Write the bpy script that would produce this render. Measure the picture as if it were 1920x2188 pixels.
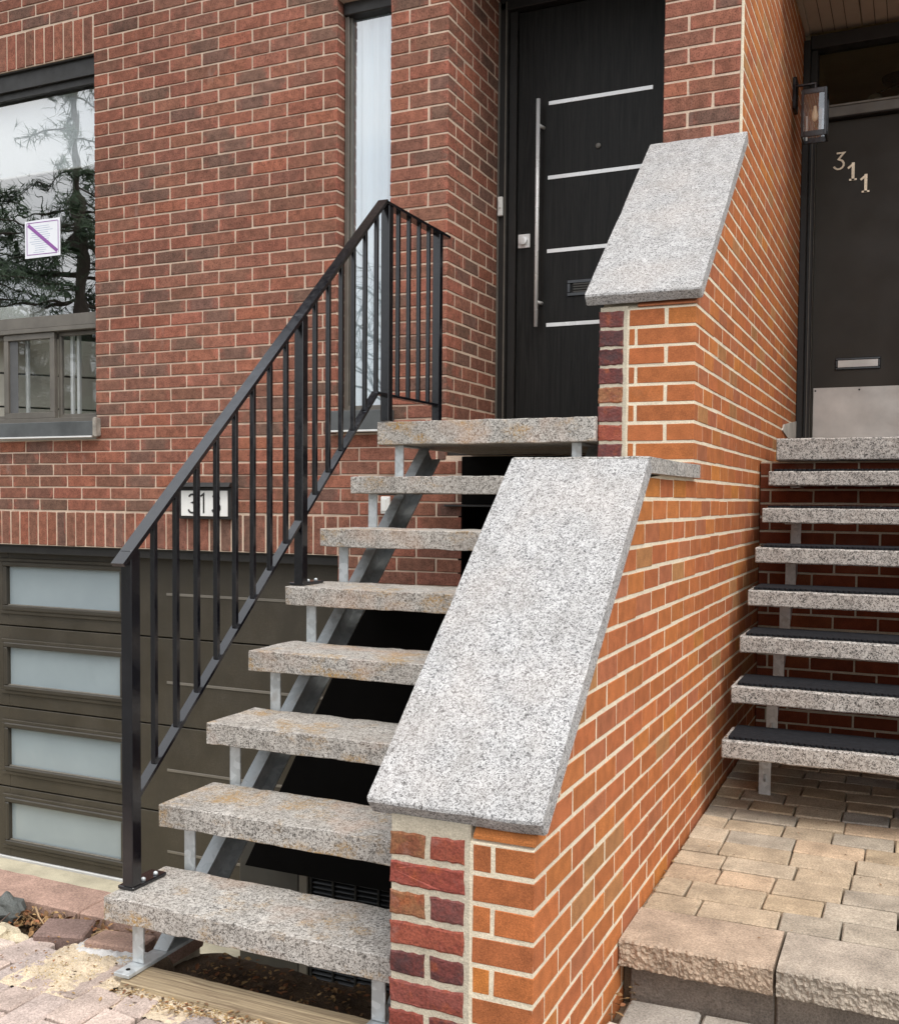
import bpy, bmesh, math, random
from mathutils import Vector, Matrix, noise
for o in list(bpy.data.objects): bpy.data.objects.remove(o)
SC = bpy.context.scene
COL = SC.collection
R = math.radians
rnd = random.Random(7)

# ------------------------------------------------------------------ camera
YAW, PITCH, ROLL = 0.4250672, -0.0425120, -0.0080185
CAM = Vector((0, 0, 1.3)); FPX = 2209.45; IW, IH = 1920.0, 2188.0; PX0, PY0 = 960.0, 1159.35
fw = Vector((-math.sin(YAW)*math.cos(PITCH), math.cos(YAW)*math.cos(PITCH), math.sin(PITCH)))
rt = Vector((math.cos(YAW), math.sin(YAW), 0)); dn = fw.cross(rt)
rt, dn = rt*math.cos(ROLL)+dn*math.sin(ROLL), dn*math.cos(ROLL)-rt*math.sin(ROLL)
cd = bpy.data.cameras.new('camera'); cam = bpy.data.objects.new('camera', cd); COL.objects.link(cam)
m = Matrix.Identity(4)
for i in range(3): m[i][0], m[i][1], m[i][2], m[i][3] = rt[i], -dn[i], -fw[i], CAM[i]
cam.matrix_world = m
cd.sensor_fit = 'HORIZONTAL'; cd.sensor_width = 36; cd.lens = 36*FPX/IW
cd.shift_y = (PY0-IH/2)/IW; cd.clip_start = .02; cd.clip_end = 2000
SC.camera = cam
def pix(p):
    d = Vector(p)-CAM; z = d.dot(fw)
    return (PX0+FPX*d.dot(rt)/z, PY0+FPX*d.dot(dn)/z) if z > .05 else (-9e3, -9e3)

# ------------------------------------------------------------------ sky, sun, exposure
SUN_EL, SUN_AZ = R(57), R(128)          # azimuth clockwise from +Y: behind the camera, to its left/right
w = bpy.data.worlds.new('World'); SC.world = w; w.use_nodes = True
nt = w.node_tree; nt.nodes.clear()
sky = nt.nodes.new('ShaderNodeTexSky'); sky.sky_type = 'NISHITA'; sky.sun_disc = False
sky.sun_elevation = SUN_EL; sky.sun_rotation = SUN_AZ; sky.dust_density = 4.0; sky.air_density = 1.2; sky.ozone_density = 1.0
hs = nt.nodes.new('ShaderNodeHueSaturation'); hs.inputs['Saturation'].default_value = 0.4
bg = nt.nodes.new('ShaderNodeBackground'); bg.inputs['Strength'].default_value = 0.15
wo = nt.nodes.new('ShaderNodeOutputWorld')
tc = nt.nodes.new('ShaderNodeTexCoord'); mp = nt.nodes.new('ShaderNodeMapping'); mp.inputs['Scale'].default_value = (1, 1, 2.2)
cn = nt.nodes.new('ShaderNodeTexNoise'); cn.inputs['Scale'].default_value = 2.6; cn.inputs['Detail'].default_value = 6; cn.inputs['Roughness'].default_value = .55
cr = nt.nodes.new('ShaderNodeValToRGB'); cr.color_ramp.elements[0].position = .3; cr.color_ramp.elements[0].color = (.57, .63, .72, 1)
cr.color_ramp.elements[1].position = .68; cr.color_ramp.elements[1].color = (1, 1, .99, 1)      # overcast cloud layer
sx_ = nt.nodes.new('ShaderNodeSeparateXYZ'); nt.links.new(tc.outputs['Generated'], sx_.inputs[0]); mr_ = nt.nodes.new('ShaderNodeMapRange'); mr_.inputs['To Min'].default_value = 7.0; mr_.inputs['To Max'].default_value = 13.0; nt.links.new(sx_.outputs['Z'], mr_.inputs['Value'])
sc_ = nt.nodes.new('ShaderNodeVectorMath'); sc_.operation = 'SCALE'; nt.links.new(mr_.outputs[0], sc_.inputs['Scale'])
cm = nt.nodes.new('ShaderNodeMix'); cm.data_type = 'RGBA'; cm.inputs[0].default_value = .72
nt.links.new(tc.outputs['Generated'], mp.inputs[0]); nt.links.new(mp.outputs[0], cn.inputs['Vector']); nt.links.new(cn.outputs['Fac'], cr.inputs[0]); nt.links.new(cr.outputs[0], sc_.inputs[0])
nt.links.new(sky.outputs[0], hs.inputs['Color']); nt.links.new(hs.outputs[0], cm.inputs[6]); nt.links.new(sc_.outputs[0], cm.inputs[7]); nt.links.new(cm.outputs[2], bg.inputs[0]); nt.links.new(bg.outputs[0], wo.inputs[0])
sd = bpy.data.lights.new('sun', 'SUN'); sd.energy = 1.5; sd.angle = R(28); sd.color = (1, .95, .88)
sun = bpy.data.objects.new('sun', sd); COL.objects.link(sun)
sdir = Vector((math.sin(SUN_AZ)*math.cos(SUN_EL), math.cos(SUN_AZ)*math.cos(SUN_EL), math.sin(SUN_EL)))
sun.rotation_euler = sdir.to_track_quat('Z', 'Y').to_euler(); sun.location = sdir*30
SC.view_settings.view_transform = 'Standard'; SC.view_settings.look = 'None'
SC.view_settings.gamma = 1; SC.view_settings.exposure = 0.54
SC.render.engine = 'CYCLES'
SC.cycles.max_bounces = 6; SC.cycles.diffuse_bounces = 3; SC.cycles.glossy_bounces = 3
SC.cycles.transparent_max_bounces = 12

# ------------------------------------------------------------------ materials
class NT:
    def __init__(s, name):
        s.m = bpy.data.materials.new(name); s.m.use_nodes = True; s.t = s.m.node_tree
        s.t.nodes.clear(); s.out = s.t.nodes.new('ShaderNodeOutputMaterial')
        s.p = s.n('ShaderNodeBsdfPrincipled'); s.l(s.p.outputs[0], s.out.inputs['Surface'])
        s._pos = None
    def n(s, ty, **kw):
        nd = s.t.nodes.new(ty)
        for k, v in kw.items(): setattr(nd, k, v)
        return nd
    def l(s, a, b): s.t.links.new(a, b)
    def val(s, sock, v):
        if isinstance(v, bpy.types.NodeSocket): s.l(v, sock)
        elif isinstance(v, (tuple, list)) and len(v) == 3 and sock.type == 'RGBA': sock.default_value = (*v, 1)
        else: sock.default_value = v
    @property
    def pos(s):
        if s._pos is None: s._pos = s.n('ShaderNodeNewGeometry').outputs['Position']
        return s._pos
    def mapped(s, sc, rot=(0, 0, 0)):
        mp = s.n('ShaderNodeMapping'); s.l(s.pos, mp.inputs[0]); mp.inputs['Scale'].default_value = sc
        mp.inputs['Rotation'].default_value = rot; return mp.outputs[0]
    def noise(s, scale, detail=3, rough=.55, vec=None, dist=0, out='Fac'):
        nd = s.n('ShaderNodeTexNoise'); s.l(vec or s.pos, nd.inputs['Vector'])
        nd.inputs['Scale'].default_value = scale; nd.inputs['Detail'].default_value = detail
        nd.inputs['Roughness'].default_value = rough; nd.inputs['Distortion'].default_value = dist
        return nd.outputs[out]
    def voro(s, scale, vec=None, feature='F1', out='Color', rand=1):
        nd = s.n('ShaderNodeTexVoronoi', feature=feature); s.l(vec or s.pos, nd.inputs['Vector'])
        nd.inputs['Scale'].default_value = scale; nd.inputs['Randomness'].default_value = rand
        return nd.outputs[out]
    def ramp(s, fac, stops, interp='LINEAR'):
        nd = s.n('ShaderNodeValToRGB'); cr = nd.color_ramp; cr.interpolation = interp
        while len(cr.elements) < len(stops): cr.elements.new(.5)
        for e, (p, c) in zip(cr.elements, stops):
            e.position = p; e.color = (*c, 1) if isinstance(c, (tuple, list)) else (c, c, c, 1)
        s.l(fac, nd.inputs[0]); return nd.outputs[0]
    def mix(s, fac, a, b, mode='MIX'):
        nd = s.n('ShaderNodeMix', data_type='RGBA', blend_type=mode)
        s.val(nd.inputs[0], fac); s.val(nd.inputs[6], a); s.val(nd.inputs[7], b); return nd.outputs[2]
    def math(s, op, a, b=None, clamp=False):
        nd = s.n('ShaderNodeMath', operation=op, use_clamp=clamp); s.val(nd.inputs[0], a)
        if b is not None: s.val(nd.inputs[1], b)
        return nd.outputs[0]
    def sep(s, c):
        nd = s.n('ShaderNodeSeparateColor'); s.l(c, nd.inputs[0]); return nd.outputs[0]
    def bump(s, h, dist=.002, strength=1.0, prev=None):
        nd = s.n('ShaderNodeBump'); nd.inputs['Distance'].default_value = dist; nd.inputs['Strength'].default_value = strength
        s.l(h, nd.inputs['Height'])
        if prev is not None: s.l(prev, nd.inputs['Normal'])
        return nd.outputs[0]
    def fin(s, col=None, rough=.6, normal=None, metal=0, spec=None):
        if col is not None: s.val(s.p.inputs['Base Color'], col)
        s.val(s.p.inputs['Roughness'], rough); s.val(s.p.inputs['Metallic'], metal)
        if spec is not None: s.p.inputs['Specular IOR Level'].default_value = spec
        if normal is not None: s.l(normal, s.p.inputs['Normal'])
        return s.m

def tinted(t):
    oi = t.n('ShaderNodeObjectInfo'); at = t.n('ShaderNodeAttribute', attribute_name='tint')
    return t.mix(1.0, oi.outputs['Color'], at.outputs['Color'], 'MULTIPLY'), at.outputs['Alpha'], oi
M = {}
def mat_brown():
    t = NT('brown_brick'); base, u, oi = tinted(t)
    d = t.math('ABSOLUTE', t.math('SUBTRACT', u, .5)); e = t.ramp(d, [(.28, 0.0), (.47, 1.0)])
    n1 = t.noise(22, 3); e2 = t.math('MULTIPLY', t.sep(e), t.sep(t.ramp(n1, [(.42, 0), (.6, 1)])))
    c = t.mix(t.math('MULTIPLY', e2, .7), base, (.36, .125, .085))
    c = t.mix(1.0, c, t.ramp(t.noise(30, 4, .65), [(.3, .68), (.7, 1.25)]), 'MULTIPLY')
    sp = t.noise(190, 4, .75, t.mapped((1, 1, .8)))
    c = t.mix(1.0, c, t.ramp(sp, [(.36, .34), (.47, .95), (.7, 1.3)]), 'MULTIPLY')
    # pale efflorescence smears
    ef = t.sep(t.ramp(t.noise(5, 4, .6, t.mapped((1.6, 1.6, .5))), [(.66, 0), (.8, .35)]))
    c = t.mix(ef, c, (.5, .42, .38))
    c = t.mix(1.0, c, t.ramp(t.noise(1.3, 4, .6), [(.3, .80), (.7, 1.12)]), 'MULTIPLY')
    b = t.bump(sp, .0016, .8); b = t.bump(t.noise(60, 2), .002, .4, b)
    M['brown'] = t.fin(c, .9, b, spec=.25)
def mat_orange():
    t = NT('orange_brick'); base, u, oi = tinted(t)
    c = t.mix(1.0, base, t.ramp(t.noise(25, 3), [(.3, .82), (.7, 1.15)]), 'MULTIPLY')
    c = t.mix(1.0, c, t.ramp(t.noise(330, 3, .65), [(.32, .68), (.55, 1.03), (.72, 1.3)]), 'MULTIPLY')
    v = t.voro(75, out='Distance'); pit = t.ramp(v, [(.05, 1), (.1, 0)])
    rare = t.ramp(t.noise(40, 1), [(.55, 0), (.62, 1)])
    c = t.mix(t.math('MULTIPLY', t.sep(pit), t.sep(rare)), c, (.08, .03, .015))
    ds = t.sep(t.ramp(t.noise(3.5, 4, .6), [(.60, 0), (.82, .16)])); c = t.mix(ds, c, (.42, .33, .24))
    b = t.bump(t.noise(300, 3), .0014, .7)
    M['orange'] = t.fin(c, .88, b, spec=.25)
def mat_old():
    t = NT('old_red_brick'); base, u, oi = tinted(t)
    n = t.noise(26, 4, .65, dist=.6)
    c = t.mix(t.math('MULTIPLY', t.sep(t.ramp(n, [(.42, 0), (.6, 1)])), .45), base, (.19, .035, .025))
    c = t.mix(t.math('MULTIPLY', t.sep(t.ramp(t.noise(18, 3, .6), [(.56, 0), (.7, 1)])), .55), c, (.36, .085, .025))
    c = t.mix(1.0, c, t.ramp(t.noise(160, 4, .7), [(.3, .55), (.55, 1.05), (.75, 1.4)]), 'MULTIPLY')
    ef = t.sep(t.ramp(t.noise(13, 4, .65), [(.6, 0), (.78, .45)])); c = t.mix(ef, c, (.42, .25, .22))
    b = t.bump(t.noise(120, 4, .65), .0035, .8); b = t.bump(t.noise(28, 3), .005, .6, b)
    M['old'] = t.fin(c, t.ramp(t.noise(30, 3), [(.3, .45), (.7, .85)]), b, spec=.4)
def mat_mortar(key, a, b_, dirt):
    t = NT(key); n = t.noise(14, 4, .6)
    c = t.mix(t.sep(t.ramp(n, [(.35, 0), (.65, 1)])), a, b_)
    c = t.mix(1.0, c, t.ramp(t.noise(260, 3, .7), [(.3, .72), (.55, 1.0), (.75, 1.15)]), 'MULTIPLY')
    dd = t.sep(t.ramp(t.noise(2.6, 4, .65), [(.52, 0), (.72, .55)])); c = t.mix(dd, c, dirt)
    b = t.bump(t.noise(190, 4, .7), .003, .8); b = t.bump(t.noise(45, 3), .004, .6, b)
    M[key] = t.fin(c, .95, b, spec=.2)
def mat_granite(key, light, mid, dark, cell=210, stain=0.0, soil=0.0, streak=0.0, th=(.0, .16, .34, .5)):
    t = NT(key)
    wv = t.mix(.012, t.pos, t.noise(90, 2, out='Color'), 'LINEAR_LIGHT')
    v = t.sep(t.voro(cell, wv)); v2 = t.sep(t.voro(cell*1.9, wv))
    g = t.math('ADD', t.math('MULTIPLY', v, .62), t.math('MULTIPLY', v2, .38))
    c = t.ramp(g, [(.0, dark), (.22, dark), (.37, mid), (.54, light), (.8, tuple(min(1, x*1.18) for x in light))])
    c = t.mix(1.0, c, t.ramp(t.noise(30, 3), [(.3, .88), (.7, 1.1)]), 'MULTIPLY')
    w_ = t.sep(t.ramp(t.noise(3.2, 3, .6), [(.48, 0), (.72, .34)])); c = t.mix(w_, c, t.mix(.5, c, (.55, .44, .36)))
    if soil:
        s1 = t.sep(t.ramp(t.noise(6, 5, .65), [(.35, 0), (.68, 1)])); c = t.mix(t.math('MULTIPLY', s1, soil), c, t.mix(.55, c, (.16, .13, .10)))
    if streak:
        sv = t.noise(1, 4, .6, t.mapped((16, 1.6, 16), (R(-42), 0, 0))); sk_ = t.math('MULTIPLY', t.sep(t.ramp(sv, [(.5, 0), (.72, 1)])), streak); c = t.mix(sk_, c, t.mix(.6, c, (.20, .185, .165)))
    if stain:
        s2 = t.math('MULTIPLY', t.sep(t.ramp(t.noise(7, 4, .62, t.mapped((1, 1, 2.2))), [(.52, 0), (.68, 1)])), t.sep(t.ramp(t.noise(120, 3, .7), [(.4, 0), (.6, 1)])))
        c = t.mix(t.math('MULTIPLY', s2, stain), c, (.36, .21, .06))
        s3 = t.math('MULTIPLY', t.sep(t.ramp(t.noise(4, 3, .6), [(.55, 0), (.7, 1)])), stain*.5); c = t.mix(s3, c, t.mix(.6, c, (.55, .32, .2)))
    b = t.bump(t.noise(230, 3, .7), .0025, .7); b = t.bump(t.noise(50, 3), .003, .35, b)
    M[key] = t.fin(c, .62, b, spec=.45)
def mat_plain(key, col, rough=.5, metal=0, var=.12, scale=8, bump=0, bscale=80, spec=None, fine=0):
    t = NT(key); c = t.mix(1.0, col, t.ramp(t.noise(scale, 4, .6), [(.3, 1-var), (.7, 1+var)]), 'MULTIPLY')
    if fine: c = t.mix(1.0, c, t.ramp(t.noise(300, 3, .7), [(.3, 1-fine), (.7, 1+fine)]), 'MULTIPLY')
    b = t.bump(t.noise(bscale, 4, .6), bump, .7) if bump else None
    r_ = t.ramp(t.noise(scale*1.7, 3), [(.3, max(.02, rough-.1)), (.7, min(1, rough+.1))])
    M[key] = t.fin(c, r_, b, metal, spec)
def mat_wood(key, col, col2, axis=(70, 70, 3), rough=.45, bump=.0012, spec=.4):
    t = NT(key); v = t.mapped(axis); n = t.noise(1, 5, .65, v, 1.2)
    c = t.mix(t.sep(t.ramp(n, [(.35, 0), (.65, 1)])), col, col2)
    M[key] = t.fin(c, rough, t.bump(n, bump, .8), spec=spec)
def mat_paver(key, fine=.16, speck=(.6, .56, .5)):
    t = NT(key); base, u, oi = tinted(t)
    c = t.mix(1.0, base, t.ramp(t.noise(9, 4, .6), [(.3, .72), (.7, 1.25)]), 'MULTIPLY')
    c = t.mix(1.0, c, t.ramp(t.noise(170, 4, .8), [(.3, 1-2.6*fine), (.52, 1.0), (.72, 1+2.2*fine)]), 'MULTIPLY')
    sp = t.ramp(t.voro(90, out='Distance'), [(.06, 1), (.11, 0)]); rare = t.ramp(t.noise(26, 2), [(.56, 0), (.64, .7)])
    c = t.mix(t.math('MULTIPLY', t.sep(sp), t.sep(rare)), c, speck)
    b = t.bump(t.noise(220, 4, .7), .003, .7); b = t.bump(t.noise(35, 3), .003, .5, b)
    M[key] = t.fin(c, .9, b, spec=.25)
def mat_glass(key, ior=2.2, tint=(.86, .9, .9), rough=.0):
    t = NT(key); t.t.nodes.remove(t.p)
    fr = t.n('ShaderNodeFresnel'); fr.inputs['IOR'].default_value = ior
    tr = t.n('ShaderNodeBsdfTransparent'); tr.inputs[0].default_value = (*tint, 1)
    gl = t.n('ShaderNodeBsdfGlossy'); gl.inputs['Roughness'].default_value = rough
    wb = t.bump(t.noise(2.2, 2), .006, .25); t.l(wb, gl.inputs['Normal'])
    bf = t.n('ShaderNodeNewGeometry').outputs['Backfacing']; mx = t.n('ShaderNodeMixShader'); t.l(t.math('MULTIPLY', fr.outputs[0], t.math('SUBTRACT', 1.0, bf)), mx.inputs[0]); t.l(tr.outputs[0], mx.inputs[1]); t.l(gl.outputs[0], mx.inputs[2])
    t.l(mx.outputs[0], t.out.inputs['Surface']); M[key] = t.m
mat_brown(); mat_orange(); mat_old()
mat_mortar('mortar_brown', (.72, .555, .425), (.64, .49, .375), (.42, .33, .26))
mat_mortar('mortar_cream', (.80, .70, .53), (.73, .635, .485), (.50, .45, .36))
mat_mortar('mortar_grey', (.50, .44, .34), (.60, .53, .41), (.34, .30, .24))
mat_granite('granite', (.46, .452, .446), (.25, .245, .244), (.05, .05, .053), 310, soil=.3, streak=.5)
mat_granite('granite_tread', (.49, .462, .425), (.235, .218, .196), (.045, .042, .039), 265, stain=1.0, soil=.6)
mat_granite('granite_clean', (.45, .43, .40), (.21, .20, .185), (.025, .025, .024), 210, soil=.35)
def mat_black():
    t = NT('black_paint'); n = t.noise(45, 4, .65)
    c = t.mix(t.sep(t.ramp(t.noise(9, 4, .6), [(.55, 0), (.75, 1)])), (.004, .004, .006), (.012, .012, .015))
    M['black'] = t.fin(c, t.ramp(n, [(.3, .10), (.7, .26)]), t.bump(t.noise(70, 3), .0003, .5), spec=.75)
mat_black()
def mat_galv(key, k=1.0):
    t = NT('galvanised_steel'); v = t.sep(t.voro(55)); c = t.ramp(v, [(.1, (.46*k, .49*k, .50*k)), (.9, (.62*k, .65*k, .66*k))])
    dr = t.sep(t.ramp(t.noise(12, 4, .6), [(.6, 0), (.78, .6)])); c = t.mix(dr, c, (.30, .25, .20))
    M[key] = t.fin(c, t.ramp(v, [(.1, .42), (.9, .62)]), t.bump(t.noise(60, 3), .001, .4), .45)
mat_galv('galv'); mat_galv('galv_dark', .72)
mat_plain('steel', (.90, .89, .87), .30, .25, .015, 3)
mat_plain('kick_steel', (.55, .52, .48), .45, .8, .18, 4, .0006, 40)
mat_plain('bronze', (.145, .13, .11), .42, .2, .15, 10, .0004, 90)
mat_plain('bronze_dark', (.02, .018, .016), .5, .1, .15, 10)
mat_plain('sill_metal', (.10, .105, .105), .5, .3, .25, 6, .001, 30)
mat_plain('white_metal', (.72, .72, .70), .45, .2, .08, 12)
def mat_garage():
    t = NT('garage_paint'); c = t.mix(1.0, (.048, .040, .028), t.ramp(t.noise(5, 4, .6), [(.3, .88), (.7, 1.12)]), 'MULTIPLY')
    d_ = t.math('MULTIPLY', t.sep(t.ramp(t.noise(2.2, 5, .7, t.mapped((1, 1, .6))), [(.45, 0), (.75, 1)])), t.sep(t.ramp(t.noise(140, 3, .7), [(.4, .2), (.65, 1)])))
    c = t.mix(t.math('MULTIPLY', d_, .22), c, (.26, .22, .17))
    M['garage_paint'] = t.fin(c, t.ramp(t.noise(7, 3), [(.3, .36), (.7, .6)]), t.bump(t.noise(90, 3, .6, t.mapped((.25, 1, 1))), .0009, .6), spec=.4)
mat_garage()
mat_plain('garage_trim', (.045, .038, .028), .40, 0, .10, 5)
mat_plain('groove', (.20, .18, .15), .5, .3, .1, 10)
mat_wood('door_black', (.010, .0098, .0092), (.022, .021, .019), (55, 55, 2.6), .5, .0018, .22)
mat_plain('door_green', (.046, .040, .032), .5, 0, .16, 3, .0006, 200, spec=.25)
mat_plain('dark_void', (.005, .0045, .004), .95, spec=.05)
mat_plain('rubber', (.012, .013, .016), .8, 0, .25, 30, .0015, 220, spec=.2)
mat_plain('plastic_white', (.78, .77, .73), .4, 0, .05, 20)
mat_plain('plaque_white', (.80, .79, .75), .45, 0, .05, 20)
mat_plain('gold', (.72, .58, .42), .35, .6, .15, 40)
mat_plain('soffit', (.46, .365, .28), .6, 0, .06, 6)
mat_plain('soffit_line', (.07, .05, .04), .7)
mat_plain('concrete', (.50, .45, .33), .9, 0, .22, 5, .003, 60, fine=.2)
mat_plain('sill_end', (.26, .235, .20), .8, 0, .3, 25, .003, 60)
mat_plain('cement', (.50, .47, .42), .92, 0, .2, 9, .003, 90, fine=.2)
mat_plain('whitewash', (.50, .48, .46), .9, 0, .25, 16, .003, 90, fine=.15)
mat_plain('soil', (.085, .055, .032), .98, 0, .45, 14, .012, 70, fine=.45)
mat_plain('asphalt', (.12, .115, .105), .95, 0, .2, 2, .003, 120, fine=.25)
mat_plain('sand', (.52, .42, .30), .95, 0, .25, 18, .004, 220, fine=.35)
mat_plain('rock_dark', (.075, .08, .075), .75, 0, .5, 14, .008, 40, fine=.3)
mat_plain('rock_pale', (.48, .41, .29), .9, 0, .35, 10, .008, 40, fine=.3)
mat_plain('twig', (.36, .24, .13), .85, 0, .3, 40)
mat_plain('twig_dark', (.09, .055, .04), .85, 0, .3, 40)
def mat_leaf():
    t = NT('dead_leaf'); base, u, oi = tinted(t)
    c = t.mix(1.0, base, t.ramp(t.noise(60, 3), [(.3, .6), (.7, 1.3)]), 'MULTIPLY'); M['leaf'] = t.fin(c, .8, None, spec=.3)
mat_leaf()
mat_paver('paver', .2); mat_paver('kerb_stone', .2)
mat_wood('timber', (.17, .12, .075), (.47, .37, .235), (2.2, 95, 95), .9, .006)
mat_plain('ac_metal', (.075, .070, .060), .5, .2, .12, 8)
mat_plain('ac_louver', (.022, .022, .023), .45, .3, .15, 8)
mat_glass('glass', 4.8, (.97, .98, .98)); mat_glass('glass_sash', 2.2, (.97, .98, .98)); mat_glass('glass_clear', 2.8, (.95, .96, .97)); mat_glass('glass_transom', 1.55, (.9, .88, .82))
def mat_frost():
    t = NT('frosted_glass'); c = t.mix(t.noise(5, 3), (.27, .32, .34), (.33, .385, .405))
    M['frost'] = t.fin(c, .09, t.bump(t.noise(2.5, 2, dist=1.5), .012, .35), spec=.7)
mat_frost()
mat_plain('blind', (.72, .75, .77), .8, 0, .04, 4)
mat_plain('room', (.10, .095, .085), .9, 0, .1, 3)
mat_plain('room_warm', (.55, .46, .30), .9, 0, .1, 3)
mat_plain('room_beige', (.55, .52, .44), .9, 0, .06, 3)
mat_plain('curtain', (.70, .80, .86), .85, 0, .06, 3)
mat_plain('screen', (.10, .10, .10), .8)
mat_plain('paper', (.80, .81, .84), .7, 0, .03, 10)
mat_plain('paper_purple', (.28, .10, .34), .7)
mat_plain('paper_ink', (.42, .47, .58), .7)
mat_plain('needle', (.055, .095, .045), .7, 0, .35, 3)
mat_plain('bark', (.09, .07, .055), .9, 0, .3, 12, .01, 20)
mat_plain('siding', (.50, .48, .42), .8, 0, .05, 3)
mat_plain('lamp_globe', (.6, .58, .5), .35)
def mat_bulb():
    t = NT('filament_bulb'); t.p.inputs['Emission Color'].default_value = (1, .55, .22, 1); t.p.inputs['Emission Strength'].default_value = .06
    M['bulb'] = t.fin((.85, .72, .52), .12)
mat_bulb()

# ------------------------------------------------------------------ builders
WL = {}
def wloc(o): return WL.get(o.name, Vector((0, 0, 0))) if o else Vector((0, 0, 0))
def link(o, parent, center):
    COL.objects.link(o)
    if parent: o.parent = parent
    o.location = Vector(center)-wloc(parent); WL[o.name] = Vector(center)
def tag(o, label=None, cat=None, group=None, kind=None):
    if label: o['label'] = label
    if cat: o['category'] = cat
    if group: o['group'] = group
    if kind: o['kind'] = kind
    return o
def thing(name, label, cat, loc, group=None):
    o = bpy.data.objects.new(name, None); o.empty_display_size = .1; link(o, None, loc); return tag(o, label, cat, group)
def mk(name, V, Fc, mat, parent=None, smooth=False, color=None, u=None, center=None):
    V = [Vector(v) for v in V]
    if center is None:
        lo = [min(v[i] for v in V) for i in range(3)]; hi = [max(v[i] for v in V) for i in range(3)]
        center = Vector([(a+b)/2 for a, b in zip(lo, hi)])
    me = bpy.data.meshes.new(name); me.from_pydata([v-center for v in V], [], Fc)
    if mat is not None: me.materials.append(M[mat] if isinstance(mat, str) else mat)
    if smooth:
        for p in me.polygons: p.use_smooth = True
    if u is not None: set_tint(me, [(1, 1, 1, x) for x in u])
    me.update(); o = bpy.data.objects.new(name, me); link(o, parent, center)
    if color: o.color = color
    return o
def set_tint(me, cols):
    a = me.color_attributes.new('tint', 'FLOAT_COLOR', 'POINT')
    a.data.foreach_set('color', [x for c in cols for x in c])
def orient(V, Fc):
    c = sum((Vector(v) for v in V), Vector())/len(V); out = []
    for f in Fc:
        p = [Vector(V[i]) for i in f]; n = Vector()
        for i in range(len(p)): n += p[i].cross(p[(i+1) % len(p)])
        out.append(f if n.dot(sum(p, Vector())/len(p)-c) > 0 else tuple(reversed(f)))
    return out
_S = [(a, b, c) for a in (-1, 1) for b in (-1, 1) for c in (-1, 1)]
def cbox(x0, x1, y0, y1, z0, z1, ch=.002, jit=0, rg=rnd):
    """chamfered box: 24 vertices, 26 faces"""
    cx, cy, cz = (x0+x1)/2, (y0+y1)/2, (z0+z1)/2; hx, hy, hz = (x1-x0)/2, (y1-y0)/2, (z1-z0)/2
    ch = min(ch, hx*.45, hy*.45, hz*.45)
    V = []; ix = {}
    for s in _S:
        j = [rg.uniform(-jit, jit) for _ in range(3)] if jit else (0, 0, 0)
        for ax in range(3):
            h = [hx-ch, hy-ch, hz-ch]; h[ax] += ch; ix[(s, ax)] = len(V)
            V.append((cx+s[0]*h[0]+j[0], cy+s[1]*h[1]+j[1], cz+s[2]*h[2]+j[2]))
    Fc = []
    for ax in range(3):
        o1, o2 = [a for a in range(3) if a != ax]
        for sg in (-1, 1):
            q = []
            for a, b in ((-1, -1), (1, -1), (1, 1), (-1, 1)):
                s = [0]*3; s[ax] = sg; s[o1] = a; s[o2] = b; q.append(ix[(tuple(s), ax)])
            Fc.append(tuple(q))
        for a in (-1, 1):
            for b in (-1, 1):
                s1 = [0]*3; s1[o1] = a; s1[o2] = b; s2 = list(s1); s1[ax] = -1; s2[ax] = 1; s1 = tuple(s1); s2 = tuple(s2)
                Fc.append((ix[(s1, o1)], ix[(s2, o1)], ix[(s2, o2)], ix[(s1, o2)]))
    for s in _S: Fc.append(tuple(ix[(s, a)] for a in range(3)))
    return V, orient(V, Fc)
def box(name, x0, x1, y0, y1, z0, z1, mat, parent=None, ch=.002, jit=0, color=None):
    V, Fc = cbox(x0, x1, y0, y1, z0, z1, ch, jit); return mk(name, V, Fc, mat, parent, color=color)
def multi(name, boxes, mat, parent=None, ch=.002):
    V, Fc = [], []
    for b in boxes:
        v, f = cbox(*b, ch); n = len(V); V += v; Fc += [tuple(i+n for i in q) for q in f]
    return mk(name, V, Fc, mat, parent)
def prism(poly, d0, d1, ax):
    """2D polygon extruded along axis ax (poly in the two other axes, in order)"""
    n = len(poly); V = []
    for d in (d0, d1):
        for p in poly:
            v = list(p); v.insert(ax, d); V.append(tuple(v))
    Fc = [tuple(range(n)), tuple(range(n, 2*n))]+[(i, (i+1) % n, (i+1) % n+n, i+n) for i in range(n)]
    return V, orient(V, Fc)
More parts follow.
